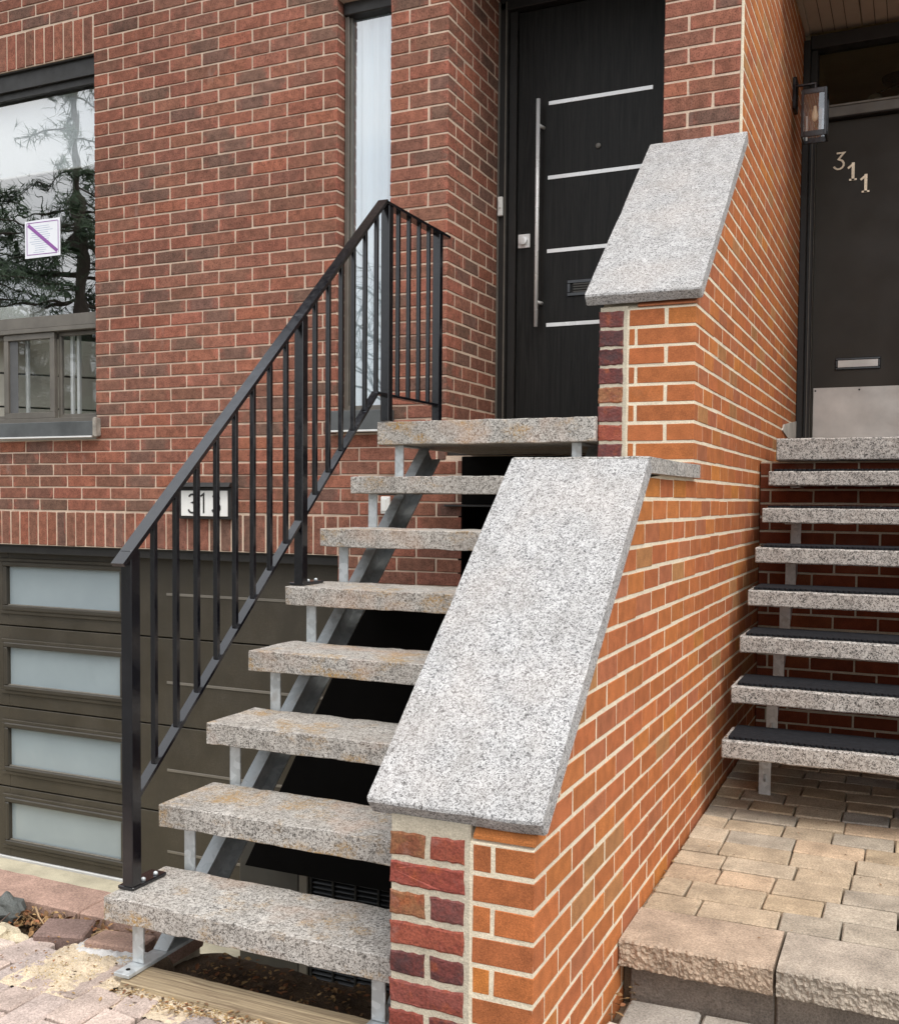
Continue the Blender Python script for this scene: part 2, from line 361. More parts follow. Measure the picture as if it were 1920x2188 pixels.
def loft_x(name, prof, xs, mat, parent=None, jit=0., fr=9., endch=.004, smooth=False):
    """profile (y,z) loop swept along x with noise on every ring: rough stone edges"""
    n = len(prof); V = []; Fc = []
    cy = sum(p[0] for p in prof)/n; cz = sum(p[1] for p in prof)/n
    rings = [(xs[0], 1-endch*6)]+[(x, 1) for x in ([xs[0]+endch]+list(xs[1:-1])+[xs[-1]-endch])]+[(xs[-1], 1-endch*6)]
    for i, (x, s) in enumerate(rings):
        for k, (y, z) in enumerate(prof):
            yy, zz = (y, z)
            if s != 1:
                dy, dz = y-cy, z-cz; L = math.hypot(dy, dz); q = max(0, 1-endch*1.2/L); yy, zz = cy+dy*q, cz+dz*q
            if jit:
                nv = noise.noise_vector(Vector((x*fr*4, yy*fr*4, zz*fr*4))); nw = noise.noise_vector(Vector((x*fr, yy*fr, zz*fr+7)))
                yy += (nv.y*.6+nw.y)*jit; zz += (nv.z*.6+nw.z)*jit
            V.append((x, yy, zz))
    for i in range(len(rings)-1):
        for k in range(n): a, b = i*n+k, i*n+(k+1) % n; Fc.append((a, b, b+n, a+n))
    Fc.append(tuple(range(n-1, -1, -1))); Fc.append(tuple(range((len(rings)-1)*n, len(rings)*n)))
    o = mk(name, V, Fc, mat, parent, smooth)
    bm = bmesh.new(); bm.from_mesh(o.data); bmesh.ops.recalc_face_normals(bm, faces=bm.faces); bm.to_mesh(o.data); bm.free()
    return o
def chprof(y0, y1, z0, z1, c=.005, sub=2):
    p = [(y0, z0+c), (y0+c, z0), (y1-c, z0), (y1, z0+c), (y1, z1-c), (y1-c, z1), (y0+c, z1), (y0, z1-c)]
    out = []
    for i, a in enumerate(p):
        b = p[(i+1) % 8]; out.append(a)
        if i % 2 and math.hypot(b[0]-a[0], b[1]-a[1]) > .06:
            for j in range(1, sub+1): out.append((a[0]+(b[0]-a[0])*j/(sub+1), a[1]+(b[1]-a[1])*j/(sub+1)))
    return out
def lin(a, b, n): return [a+(b-a)*i/n for i in range(n+1)]
def tube(pts, rad, n=7):
    V, Fc = [], []; pts = [Vector(p) for p in pts]
    rads = rad if isinstance(rad, (list, tuple)) else [rad]*len(pts)
    for i, p in enumerate(pts):
        t = (pts[min(i+1, len(pts)-1)]-pts[max(i-1, 0)]).normalized()
        a = t.cross(Vector((0, 0, 1)) if abs(t.z) < .9 else Vector((1, 0, 0))).normalized(); b = t.cross(a)
        for k in range(n):
            an = 2*math.pi*k/n; V.append(p+(a*math.cos(an)+b*math.sin(an))*rads[i])
    for i in range(len(pts)-1):
        for k in range(n): q, r_ = i*n+k, i*n+(k+1) % n; Fc.append((q, q+n, r_+n, r_))
    Fc.append(tuple(range(n))); Fc.append(tuple(reversed(range((len(pts)-1)*n, len(pts)*n))))
    return V, Fc
def bar(a, b, wx, wn):
    """rectangular bar from a to b in a YZ plane: wx across x, wn across the in-plane normal"""
    a, b = Vector(a), Vector(b); t = (b-a).normalized(); n_ = t.cross(Vector((1, 0, 0))).normalized(); V = []
    for p in (a, b):
        for i, j in ((-1, -1), (1, -1), (1, 1), (-1, 1)): V.append(p+Vector((1, 0, 0))*i*wx/2+n_*j*wn/2)
    Fc = [(0, 1, 2, 3), (4, 5, 6, 7), (0, 1, 5, 4), (1, 2, 6, 5), (2, 3, 7, 6), (3, 0, 4, 7)]
    return V, orient(V, Fc)
def joinvf(parts):
    V, Fc = [], []
    for v, f in parts:
        n = len(V); V += list(v); Fc += [tuple(i+n for i in q) for q in f]
    return V, Fc
def stroke(pts, wd, org, ux, uy, nrm, depth):
    """extruded ribbon along a 2D polyline: numerals"""
    pts = [Vector(p) for p in pts]; L, Rr = [], []
    for i, p in enumerate(pts):
        t1 = (pts[i]-pts[i-1]).normalized() if i else None; t2 = (pts[i+1]-pts[i]).normalized() if i < len(pts)-1 else None
        t = ((t1 or t2)+(t2 or t1)).normalized(); n_ = Vector((-t.y, t.x)); k = 1/max(.4, n_.dot(Vector((-(t2 or t1).y, (t2 or t1).x))))
        L.append(p+n_*wd/2*k); Rr.append(p-n_*wd/2*k)
    V = []
    for d in (0, depth):
        for q in (L, Rr): V += [Vector(org)+Vector(ux)*p.x+Vector(uy)*p.y+Vector(nrm)*d for p in q]
    n = len(pts); Fc = []
    for i in range(n-1):
        Fc += [(i, i+1, n+i+1, n+i), (2*n+i, 3*n+i, 3*n+i+1, 2*n+i+1), (i, 2*n+i, 2*n+i+1, i+1), (n+i, n+i+1, 3*n+i+1, 3*n+i)]
    Fc += [(0, n, 3*n, 2*n), (n-1, 3*n-1, 4*n-1, 2*n-1)]
    return V, Fc

# ---- bricks: a list of cells is turned into single bricks (the largest in the picture) and one joined rest
class Bricks:
    def __init__(s, mat, pal, jit=.0012, ch=.003, seed=1):
        s.mat, s.pal, s.jit, s.ch, s.rg = mat, pal, jit, ch, random.Random(seed); s.cells = []; s.cache = {}
    def add(s, x0, x1, y0, y1, z0, z1, face, poly=None):
        s.cells.append((x0, x1, y0, y1, z0, z1, face, poly))
    def geo(s, c):
        x0, x1, y0, y1, z0, z1, face, poly = c
        if poly:
            V, Fc = prism(poly, *((x0, x1, 0) if face == 'x' else (y0, y1, 1)))
        else: V, Fc = cbox(x0, x1, y0, y1, z0, z1, s.ch, s.jit, s.rg)
        a, b, i = (y0, y1, 1) if face == 'x' else (x0, x1, 0)
        return V, Fc, [min(1, max(0, (v[i]-a)/(b-a))) for v in V]
    def colour(s):
        ws = [p[3] for p in s.pal]; p = s.rg.choices(s.pal, ws)[0]; k = s.rg.uniform(.90, 1.10)
        return tuple(x*k*s.rg.uniform(.975, 1.025) for x in p[:3])
    def area(s, c):
        x0, x1, y0, y1, z0, z1, face, poly = c
        if face == 'x': q = [(x1, y0, z0), (x1, y1, z0), (x1, y1, z1), (x1, y0, z1)]
        else: q = [(x0, y0, z0), (x1, y0, z0), (x1, y0, z1), (x0, y0, z1)]
        p = [pix(v) for v in q]; cx = sum(a for a, b in p)/4; cy = sum(b for a, b in p)/4
        if not (-10 < cx < 1930 and -10 < cy < 2198): return 0
        return abs(sum(p[i][0]*p[(i+1) % 4][1]-p[(i+1) % 4][0]*p[i][1] for i in range(4)))/2
    def build(s, parent, limit, name='brick', hidden=None):
        def key(c):
            if hidden and hidden(c): return 0
            return s.area(c)
        order = sorted(s.cells, key=key, reverse=True)
        top = [c for c in order[:limit] if key(c) > 0]; rest = order[len(top):]
        for c in top:
            dims = tuple(round(v, 3) for v in (c[1]-c[0], c[3]-c[2], c[5]-c[4])); ctr = Vector(((c[0]+c[1])/2, (c[2]+c[3])/2, (c[4]+c[5])/2))
            kk = (dims, c[6], s.rg.randint(0, 3))
            if c[7] or kk not in s.cache:
                V, Fc, u = s.geo(c); me = bpy.data.meshes.new(name); me.from_pydata([Vector(v)-ctr for v in V], [], Fc)
                me.materials.append(M[s.mat]); set_tint(me, [(1, 1, 1, x) for x in u]); me.update()
                if not c[7]: s.cache[kk] = me
            else: me = s.cache[kk]
            o = bpy.data.objects.new(name, me); link(o, parent, ctr+Vector((s.rg.uniform(-.0006, .0006), s.rg.uniform(-.0007, .0007), s.rg.uniform(-.0013, .0013))))
            o.color = (*s.colour(), s.rg.random())
        if rest:
            V, Fc, T = [], [], []
            for c in rest:
                v, f, u = s.geo(c); n = len(V); V += list(v); Fc += [tuple(i+n for i in q) for q in f]; col = s.colour(); T += [(*col, x) for x in u]
            o = mk(name+'_mass', V, Fc, s.mat, parent); set_tint(o.data, T); tag(o, kind='stuff')
def segs(a, b, joints, gap, minw=.028):
    js = [j for j in sorted(joints) if a+minw < j < b-minw]; e = [a]+js+[b]; out = []
    for i in range(len(e)-1): out.append((e[i]+(gap/2 if i else 0), e[i+1]-(gap/2 if i < len(e)-2 else 0)))
    return out
def clip(poly, a, b, c):
    """keep a*p+b*q<=c"""
    out = []
    for i in range(len(poly)):
        p, q = poly[i], poly[(i+1) % len(poly)]; dp, dq = a*p[0]+b*p[1]-c, a*q[0]+b*q[1]-c
        if dp <= 0: out.append(p)
        if (dp < 0 < dq) or (dq < 0 < dp): t = dp/(dp-dq); out.append((p[0]+(q[0]-p[0])*t, p[1]+(q[1]-p[1])*t))
    return out

# ------------------------------------------------------------------ ground
FY = 4.51; WX = -.7122; EY = 2.0167; HW = .067134; ZW = 1.97503
zw = lambda k: ZW-k*HW
HF = .06732; zf = lambda k: 3.771-k*HF
B_ = 300.
gv = [(-B_, -B_, -.1), (B_, -B_, -.1), (B_, 2.47, -.1), (-1.06, 2.47, -.1), (-B_, 2.47, -.1), (B_, B_, -.1), (-1.06, B_, -.1),
      (-B_, 2.47, -.95), (-1.06, 2.47, -.95), (-1.06, B_, -.95), (-B_, B_, -.95)]
g = mk('ground', gv, [(0, 1, 2, 3, 4), (3, 2, 5, 6), (4, 3, 8, 7), (7, 8, 9, 10), (3, 6, 9, 8)], 'asphalt', center=Vector((0, 0, 0)))
tag(g, 'dark ground sheet around the two houses', kind='structure')
tag(box('driveway_apron', -9, -1.06, 2.48, 4.60, -.99, -.935, 'concrete', ch=.003), 'sunken pale concrete apron in front of the garage door', kind='structure')

# ------------------------------------------------------------------ house 313: brown brick front
house = thing('brick_house', 'brown brick house front with slim window, black front door and garage below', 'house', (-3, FY, -.95))
OPEN = [(-5.9, -4.235, 1.62, 3.763), (-2.672, -2.373, 1.623, 3.763), (-2.067, -1.046, 1.505, 3.95), (-9, -2.66, -.95, 1.008), (-1.981, -1.046, -.95, 1.272), (-2.66, -1.046, -.95, .80)]
XL, XR, ZT = -6.4, -.724, 5.4
def decomp(y0, y1):
    I_ = .002; xs = sorted({XL, XR}|{min(XR, max(XL, v)) for o in OPEN for v in (o[0]-I_, o[1]+I_)}); zs = sorted({-.95, ZT}|{v for o in OPEN for v in o[2:]}); out = []
    for i in range(len(xs)-1):
        run = None
        for j in range(len(zs)-1):
            cx, cz = (xs[i]+xs[i+1])/2, (zs[j]+zs[j+1])/2
            solid = not any(o[0]-I_ < cx < o[1]+I_ and o[2] < cz < o[3] for o in OPEN)
            if solid: run = (run[0], zs[j+1]) if run else (zs[j], zs[j+1])
            if (not solid or j == len(zs)-2) and run: out.append((xs[i], xs[i+1], y0, y1, *run)); run = None
    return out
V, Fc = joinvf([prism([(b[0], b[4]), (b[1], b[4]), (b[1], b[5]), (b[0], b[5])], b[2], b[3], 1) for b in decomp(FY+.0048, FY+.2)])
wall = mk('wall', V, Fc, 'mortar_brown', house)
PB = [(.264, .112, .074, 5), (.236, .107, .073, 4), (.290, .112, .072, 3), (.180, .098, .072, 2.6), (.325, .12, .074, .9)]
br = Bricks('brown', PB, .0014, .003, 3)
ej = [-4.135+.2127*n for n in range(-12, 18)]; oj = [-4.0287+.2127*n for n in range(-12, 18)]
GAP, BED = .0095, .0078
def fbrick(x0, x1, z0, z1, d=.09): br.add(x0, x1, FY, FY+d, z0, z1, 'y')
def span(z0, z1):
    iv = [(XL, XR)]
    for o in OPEN:
        if o[2] < (z0+z1)/2 < o[3]:
            nv = []
            for a, b in iv:
                if o[1] <= a or o[0] >= b: nv.append((a, b)); continue
                if a < o[0]: nv.append((a, o[0]))
                if b > o[1]: nv.append((o[1], b))
            iv = nv
    return iv
for k in range(-12, 71):
    z1, z0 = zf(k)-BED/2, zf(k+1)+BED/2; zc = (z0+z1)/2
    if zc < -.92: continue
    for a, b in span(z0, z1):
        if b-a < .03: continue
        cuts = [(a, b)]
        if 3.763 < zc < 3.972: cuts = [(max(a, -4.235), b)]            # window lintel soldiers sit here
        if 1.008 < zc < 1.212: cuts = [(max(a, -2.59), b)]            # garage lintel soldiers sit here
        for a, b in cuts:
            if abs(a+2.373) < .01 and abs(b+2.067) < .01: js = [-2.274] if k % 2 == 0 else [-2.17]
            elif abs(a+1.046) < .01: js = [-.941] if k % 2 == 0 else [-.835]
            else: js = ej if k % 2 == 0 else oj
            for x0, x1 in segs(a, b, js, GAP): fbrick(x0, x1, z0, z1, .188 if abs(x1+2.067) < .01 and k % 2 else .095)
# the return wall of the door recess (faces right)
for k in range(-3, 33):
    z1, z0 = zf(k)-BED/2, zf(k+1)+BED/2
    if z0 < 1.59: continue
    js = [4.805, 5.0] if k % 2 == 0 else [4.9, 5.095]
    for y0, y1 in segs(4.61 if k % 2 == 0 else 4.703, 5.175, js, GAP): br.add(-2.157, -2.067, y0, y1, z0, z1, 'x')
multi('recess_mortar', [(-2.2, -2.0688, FY+.0038, 5.18, 1.55, 4.0)], 'mortar_brown', house)
br.build(wall, 300)
so = Bricks('brown', PB, .0014, .003, 5)
for n in range(34):
    x1 = -2.594-.0722*n
    if x1 < -6.3: break
    so.add(x1-.0722+.010, x1, FY, FY+.09, 1.012, 1.204, 'y')
for n in range(24):
    x1 = -4.248-.0722*n; so.add(x1-.0722+.010, x1, FY, FY+.09, 3.767, 3.963, 'y')
so.build(wall, 90, 'soldier_brick')
# lintel steel under the soldiers
for b in ((-6.4, -2.60, FY+.012, FY+.1, 1.000, 1.009), (-6.2, -4.22, FY+.012, FY+.1, 3.755, 3.764), (-2.06, -1.05, FY-.03, FY+.1, 1.262, 1.2715)): box('lintel', *b, 'bronze_dark', house)
box('roof', -9, WX, 3.9, 12, 5.4, 5.5, 'bronze_dark', house)
multi('side_wall', [(-9, -8.9, FY, 12, -.95, 5.4), (-9, WX, 11.9, 12, -.95, 5.4), (-9, XL, FY, FY+.2, -.95, 5.4)], 'mortar_brown', house)
# rooms behind the glass
def room(name, x0, x1, y0, y1, z0, z1, mat, parent):
    return multi(name, [(x0-.02, x0, y0, y1, z0, z1), (x1, x1+.02, y0, y1, z0, z1), (x0, x1, y1, y1+.02, z0, z1), (x0, x1, y0, y1, z0-.02, z0), (x0, x1, y0, y1, z1, z1+.02)], mat, parent, .001)
room('living_room', -6.3, -4.0, FY+.2, 8, 1.5, 3.9, 'room', house)
room('hall', -2.9, -2.21, FY+.2, 6, 1.5, 3.9, 'room', house)
# big window: fixed pane over two sliders
wn = box('window', -5.9, -4.235, FY+.05, FY+.075, 3.62, 3.763, 'bronze_dark', house); tag(wn, 'big fixed window over two sliding sashes')
def frame4(name, x0, x1, y0, y1, z0, z1, t, mat, parent, ch=.002):
    return multi(name, [(x0, x1, y0, y1, z0, z0+t), (x0, x1, y0, y1, z1-t, z1), (x0, x0+t, y0, y1, z0+t, z1-t), (x1-t, x1, y0, y1, z0+t, z1-t)], mat, parent, ch)
box('lintel_board', -5.9, -4.235, FY+.03, FY+.05, 3.66, 3.761, 'bronze_dark', wn)
multi('frame', [(-5.9, -4.235, FY+.045, FY+.12, 2.278, 2.345), (-5.9, -4.24, FY+.05, FY+.12, 1.72, 1.752), (-4.262, -4.235, FY+.05, FY+.12, 1.752, 3.62), (-5.9, -5.86, FY+.05, FY+.12, 1.752, 3.62)], 'bronze', wn)
box('rail', -5.9, -4.24, FY+.04, FY+.12, 2.252, 2.277, 'bronze', wn)
frame4('sash', -5.0, -4.60, FY+.055, FY+.085, 1.753, 2.251, .035, 'bronze', wn)
frame4('sash', -4.60, -4.25, FY+.088, FY+.112, 1.753, 2.251, .022, 'bronze', wn)
frame4('sash', -5.5, -5.0, FY+.088, FY+.112, 1.753, 2.251, .022, 'bronze', wn)
box('screen', -4.965, -4.90, FY+.07, FY+.072, 1.79, 2.215, 'screen', wn)
box('pane', -5.86, -4.262, FY+.08, FY+.084, 2.345, 3.62, 'glass', wn, .0005)
box('pane', -4.965, -4.635, FY+.075, FY+.078, 1.788, 2.216, 'glass_sash', wn, .0005)
box('pane', -4.578, -4.272, FY+.098, FY+.101, 1.775, 2.229, 'glass_sash', wn, .0005)
box('blind', -5.86, -4.27, FY+.11, FY+.116, 3.2, 3.62, 'blind', wn)
multi('blind_rail', [(-5.86, -4.27, FY+.106, FY+.120, 3.188, 3.2)], 'white_metal', wn)
multi('sash_stile', [(-4.905, -4.885, FY+.13, FY+.15, 1.76, 2.25), (-4.56, -4.54, FY+.14, FY+.16, 1.76, 2.25), (-4.52, -4.50, FY+.15, FY+.17, 1.76, 2.25)], 'white_metal', wn)
V, Fc = joinvf([prism([(-5.35, 4.72), (-4.30, 6.0), (-4.28, 5.98), (-5.33, 4.70)], a, b, 2) for a, b in ((1.55, 1.85), (1.862, 2.06), (2.072, 2.30))])
mk('wall_panel', V, Fc, 'room_beige', house)
sl = multi('sill', [(-6.0, -4.215, FY-.045, FY+.06, 1.636, 1.72)], 'sill_metal', wn, .004); multi('drip_edge', [(-6.0, -4.222, FY-.052, FY+.02, 1.628, 1.637)], 'white_metal', wn, .001)
box('sill_end', -4.217, -4.196, FY-.047, FY+.0, 1.632, 1.738, 'sill_end', wn, .006, .004)
# slim window
w2 = box('window', -2.668, -2.377, FY+.055, FY+.13, 3.70, 3.763, 'bronze_dark', house, .004); tag(w2, 'tall slim window beside the front door')
multi('frame', [(-2.668, -2.645, FY+.07, FY+.13, 1.74, 3.70), (-2.40, -2.377, FY+.07, FY+.13, 1.74, 3.70), (-2.645, -2.40, FY+.07, FY+.13, 1.74, 1.765)], 'bronze', w2)
box('frame_stop', -2.645, -2.636, FY+.085, FY+.125, 1.765, 3.70, 'bronze', w2)
box('pane', -2.636, -2.40, FY+.10, FY+.104, 1.765, 3.70, 'glass', w2, .0005)
V, Fc = [], []
cx = lin(-2.68, -2.36, 44)
for z in (1.74, 3.74): V += [(x, FY+.135+.012*math.sin((x+2.7)*95)+.006*math.sin(x*211), z) for x in cx]
Fc = [(i, i+1, 45+i+1, 45+i) for i in range(44)]
mk('curtain', V, Fc, 'curtain', w2, True)
box('sill', -2.702, -2.345, FY-.045, FY+.075, 1.634, 1.732, 'sill_metal', w2, .004); box('drip_edge', -2.702, -2.345, FY-.05, FY+.02, 1.626, 1.635, 'white_metal', w2, .001)
# front door in its recess
DY = 5.2
box('recess_ceiling', -2.07, -1.04, 4.60, 5.30, 3.95, 4.0, 'bronze_dark', house); box('threshold', -2.07, -1.04, FY+.02, 5.3, 1.508, 1.597, 'bronze_dark', house)
df = multi('door_frame', [(-2.066, -2.02, DY-.05, DY+.06, 1.598, 3.9), (-2.02, -1.978, DY-.02, DY+.05, 1.598, 3.86), (-2.066, -1.05, DY-.05, DY+.06, 3.86, 3.95), (-1.10, -1.05, DY-.05, DY+.06, 1.598, 3.86)], 'bronze_dark', house, .004)
multi('frame_bead', [(-2.068, -2.058, DY-.062, DY-.05, 1.598, 3.9), (-2.030, -2.022, DY-.058, DY-.05, 1.598, 3.9)], 'bronze', df, .002)
door = box('door', -1.975, -1.10, DY, DY+.05, 1.61, 3.855, 'door_black', house, .003); tag(door, 'black woodgrain front door with steel inlays')
for z in (3.363, 2.98, 2.60, 2.216): box('inlay', -1.806, -1.258, DY-.003, DY+.002, z-.010, z+.010, 'steel', door, .0008)
hx = -1.842
V, Fc = tube([(hx, DY-.062, 2.2), (hx, DY-.062, 3.37)], .0105, 16); mk('pull_handle', V, Fc, 'steel', door, True)
for z in (2.33, 3.24):
    V, Fc = tube([(hx, DY-.05, z), (hx+.012, DY, z)], .009, 10); mk('handle_standoff', V, Fc, 'steel', door, True)
box('lock_plate', -1.966, -1.900, DY-.008, DY, 2.628, 2.70, 'steel', door, .002)
V, Fc = tube([(-1.933, DY-.008, 2.664), (-1.933, DY-.028, 2.664), (-1.933, DY-.03, 2.664)], [.024, .022, .012], 18); mk('lock_cylinder', V, Fc, 'steel', door)
V, Fc = tube([(-1.536, DY, 3.11), (-1.536, DY-.008, 3.11), (-1.536, DY-.010, 3.11)], [.014, .013, .006], 16); mk('peephole', V, Fc, 'bronze', door)
ms = frame4('mail_slot', -1.692, -1.33, DY-.008, DY+.002, 2.357, 2.44, .018, 'black', door)
for i in range(4): box('slot_flap', -1.66, -1.35, DY-.006, DY-.002, 2.374+.013*i, 2.383+.013*i, 'ac_metal', ms, .001)
# garage door
GY = 4.62
gd = multi('garage_door', [], 'garage_paint', house) if False else None
secs = [(.508, 1.0), (.010, .500), (-.488, .002), (-.925, -.496)]
g0 = box('garage_door', -7.0, -2.66, GY+.03, GY+.06, -.93, 1.02, 'dark_void', house); tag(g0, 'dark brown sectional garage door with frosted panes')
for (a, b), (pa, pb) in zip(secs, ((.628, .878), (.137, .383), (-.363, -.113), (-.822, -.575))):
    X0, X1 = -5.04, -4.158
    multi('panel', [(-7, X0-.0, GY, GY+.03, a, b), (X1, -2.665, GY, GY+.03, a, b), (X0, X1, GY, GY+.03, a, pa), (X0, X1, GY, GY+.03, pb, b)], 'garage_paint', g0, .003)
    frame4('pane_moulding', X0-.055, X1+.042, GY-.012, GY+.002, pa-.05, pb+.04, .022, 'garage_paint', g0, .004)
    fr = frame4('pane_frame', X0-.03, X1+.03, GY-.02, GY+.01, pa-.028, pb+.02, .03, 'garage_trim', g0, .006)
    box('pane', X0, X1, GY+.012, GY+.016, pa, pb, 'frost', g0, .0005)
    box('glazing_bead', X0, X1, GY-.008, GY+.008, pa+.001, pa+.008, 'groove', fr, .002)
    box('groove', -3.83, -2.72, GY-.004, GY+.001, (a+b)/2-.011, (a+b)/2+.004, 'groove', g0, .002)
box('bottom_seal', -7, -2.665, GY-.012, GY+.02, -.955, -.926, 'white_metal', g0)
box('head_board', -7, -2.66, FY+.03, GY-.005, .955, 1.0, 'bronze_dark', house)
box('jamb', -2.665, -2.64, FY+.02, GY+.05, -.95, 1.0, 'bronze_dark', house)
# opening and door under the landing, deep shade painted in as near-black surfaces
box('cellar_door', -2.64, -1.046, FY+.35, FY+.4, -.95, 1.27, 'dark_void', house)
box('shade_board', -1.979, -1.048, FY-.006, FY+.02, 1.273, 1.50, 'dark_void', house)  # black sheet painting the darkness between lintel and landing
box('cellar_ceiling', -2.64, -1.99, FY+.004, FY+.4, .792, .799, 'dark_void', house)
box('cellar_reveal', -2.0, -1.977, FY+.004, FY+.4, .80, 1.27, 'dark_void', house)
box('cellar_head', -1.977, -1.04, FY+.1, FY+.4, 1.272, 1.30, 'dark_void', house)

# ------------------------------------------------------------------ wing wall between the two stairs
wing = thing('wing_wall', 'stepped orange and dark red brick wing wall with granite coping slabs between the stairs', 'wall', (-.88, 3.3, 0))
prof = [(2.0180, -.1), (6.95, -.1), (6.95, 5.4), (4.535, 5.4), (4.535, 2.79), (3.6118, 1.972), (3.6118, 1.41), (2.90, 1.36), (2.032, .573), (2.0180, .562)]
V, Fc = prism(prof, -1.046, WX-.0013, 0); core = mk('wall_core', V, orient(V, Fc), 'mortar_cream', wing)
bm = bmesh.new(); bm.from_mesh(core.data); bmesh.ops.recalc_face_normals(bm, faces=bm.faces); bm.to_mesh(core.data); bm.free()
box('grey_mortar', -1.049, -.858, 2.0176, 2.03, -.1, .60, 'mortar_grey', wing, .001)
box('grey_mortar', -1.0505, -.951, 3.6114, 3.63, 1.40, 1.985, 'mortar_grey', wing, .001)
box('pier_mortar', -1.044, -.7245, 4.5135, 4.53, 2.6, 5.4, 'mortar_brown', wing, .001); box('corner_joint', -.7235, WX-.0008, 4.5105, 4.53, 2.84, 5.4, 'mortar_cream', wing, .002, .0004)
PO = [(.42, .137, .045, 8), (.395, .125, .046, 6), (.45, .155, .045, 2.2), (.37, .170, .066, 1.2), (.37, .125, .056, 1.6), (.47, .17, .040, .4)]
ob = Bricks('orange', PO, .0007, .0016, 11)
GO, BO = .0085, .0105
def top_clip(poly):
    y = sum(p[0] for p in poly)/len(poly); z = max(p[1] for p in poly)
    if y < 3.0 and z < 1.45: poly = clip(poly, -.898, 1, .588-.898*2.028); poly = clip(poly, 0, 1, 1.374) if poly else poly
    elif 3.0 <= y < 3.6 and z < 1.45: poly = clip(poly, 0, 1, 1.374)
    elif z > 1.9 and y < 4.56: poly = clip(poly, -.876, 1, 1.984-.876*3.608) if y < 4.505 else poly
    return poly
for k in range(-38, 31):
    z1, z0 = zw(k)-BO/2, zw(k+1)+BO/2; zc = (z0+z1)/2; odd = k % 2
    start = EY if zc < 1.37 else (3.61 if zc < 2.76 else 4.521)
    js = [2.186+.1865*n for n in range(0, 30)] if odd else [2.0935+.1865*n for n in range(0, 30)]
    for i, (y0, y1) in enumerate(segs(start, 6.9, js, GO, .03)):
        poly = top_clip([(y0, z0), (y1, z0), (y1, z1), (y0, z1)])
        if len(poly) < 3 or max(p[1] for p in poly)-min(p[1] for p in poly) < .006: continue
        same = len(poly) == 4 and abs(max(p[1] for p in poly)-z1) < 1e-6 and abs(min(p[0] for p in poly)-y0) < 1e-6
        xa = WX-.09
        if i == 0 and start == EY: xa = -.802 if odd else -.852
        if i == 0 and start == 4.521: xa = WX-.0105
        if i == 0 and start == 3.61: xa = -.808 if not odd else -.915
        if same: ob.add(xa, WX, y0, y1, z0, z1, 'x')
        else:
            ys = [p[0] for p in poly]; zs = [p[1] for p in poly]; ob.add(xa, WX, min(ys), max(ys), min(zs), max(zs), 'x', poly)
    if start == EY and odd and z0 < .62: ob.add(-.852, -.811, EY, EY+.09, z0, min(z1, .60), 'y')
    if start == 3.61 and z1 < 2.0:
        if odd: ob.add(-.945, -.925, 3.61, 3.70, z0, z1, 'y')
        else: ob.add(-.945, -.820, 3.61, 3.70, z0, z1, 'y')
ob.build(wing, 300)
# old dark bricks, uneven outline, on the stair side of the wall
OC = [(.10, .034, .032), (.25, .055, .036), (.075, .03, .030), (.28, .07, .04), (.16, .055, .048), (.27, .115, .05), (.22, .06, .045)]
org_ = random.Random(4)
def old_brick(x0, x1, z0, z1, yf, dep=.09):
    pts = []
    for a, b in (((x0, z0), (x1, z0)), ((x1, z0), (x1, z1)), ((x1, z1), (x0, z1)), ((x0, z1), (x0, z0))):
        n = max(3, int(math.dist(a, b)/.013))
        for i in range(n):
            t = i/n; c = 1.6 if i == 0 else 1
            pts.append((a[0]+(b[0]-a[0])*t+org_.uniform(-.0015, .0015)*c, a[1]+(b[1]-a[1])*t+org_.uniform(-.0019, .0019)*c))
    n = len(pts); cx, cz = (x0+x1)/2, (z0+z1)/2; V = []
    for d, s in ((dep, 1), (.0, 1), (-.0022, .93)):
        for p in pts:
            q = (cx+(p[0]-cx)*(1 if s == 1 else 1-.004/(x1-x0)*2), cz+(p[1]-cz)*(1 if s == 1 else 1-.004/(z1-z0)*2)); V.append((q[0], yf+d+(org_.uniform(-.0012, .0012) if d < 0 else 0), q[1]))
    Fc = [tuple(range(2*n, 3*n))]
    for r_ in range(2):
        for i in range(n): j = (i+1) % n; Fc.append((r_*n+i, r_*n+j, (r_+1)*n+j, (r_+1)*n+i))
    u = [0.5]*len(V); o = mk('old_brick', V, orient(V, Fc), 'old', wing, u=u)
    c = org_.choice(OC); k = org_.uniform(.85, 1.2); o.color = (c[0]*k, c[1]*k, c[2]*k, org_.random())
for k in range(20, 31):
    z1, z0 = zw(k)-.0025, zw(k+1)+.0130
    if z1 > .58: continue
    if k % 2: old_brick(-1.051, -.966, z0, z1, EY); old_brick(-.952, -.872, z0, z1, EY)
    else: old_brick(-1.051, -.872, z0, z1, EY)
for k in range(0, 8): old_brick(-1.054, -.966, zw(k+1)+.006, zw(k)-.006, 3.6100)
# stair side face of the wing: bricks in one mass, only seen in the gloom between treads
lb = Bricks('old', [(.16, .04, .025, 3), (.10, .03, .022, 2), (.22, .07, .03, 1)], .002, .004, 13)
for k in range(-12, 44):
    z1, z0 = zw(k)-.008, zw(k+1)+.008; zc = (z0+z1)/2
    st = 2.13 if zc < .5 else (2.13+(zc-.5)/.89 if zc < 1.3 else (3.72 if zc < 1.85 else 3.72+(zc-1.85)/.87))
    if st > 4.3 or zc < -.93: continue
    for y0, y1 in segs(st, 4.5, [2.1+.2*n+(.1 if k % 2 else 0) for n in range(14)], .014): lb.add(-1.0515, -.98, y0, y1, z0, z1, 'x')
lb.build(wing, 0, 'inner_brick')
multi('foundation', [(-1.047, WX-.004, 2.4, 6.9, -.95, -.1)], 'mortar_grey', wing)
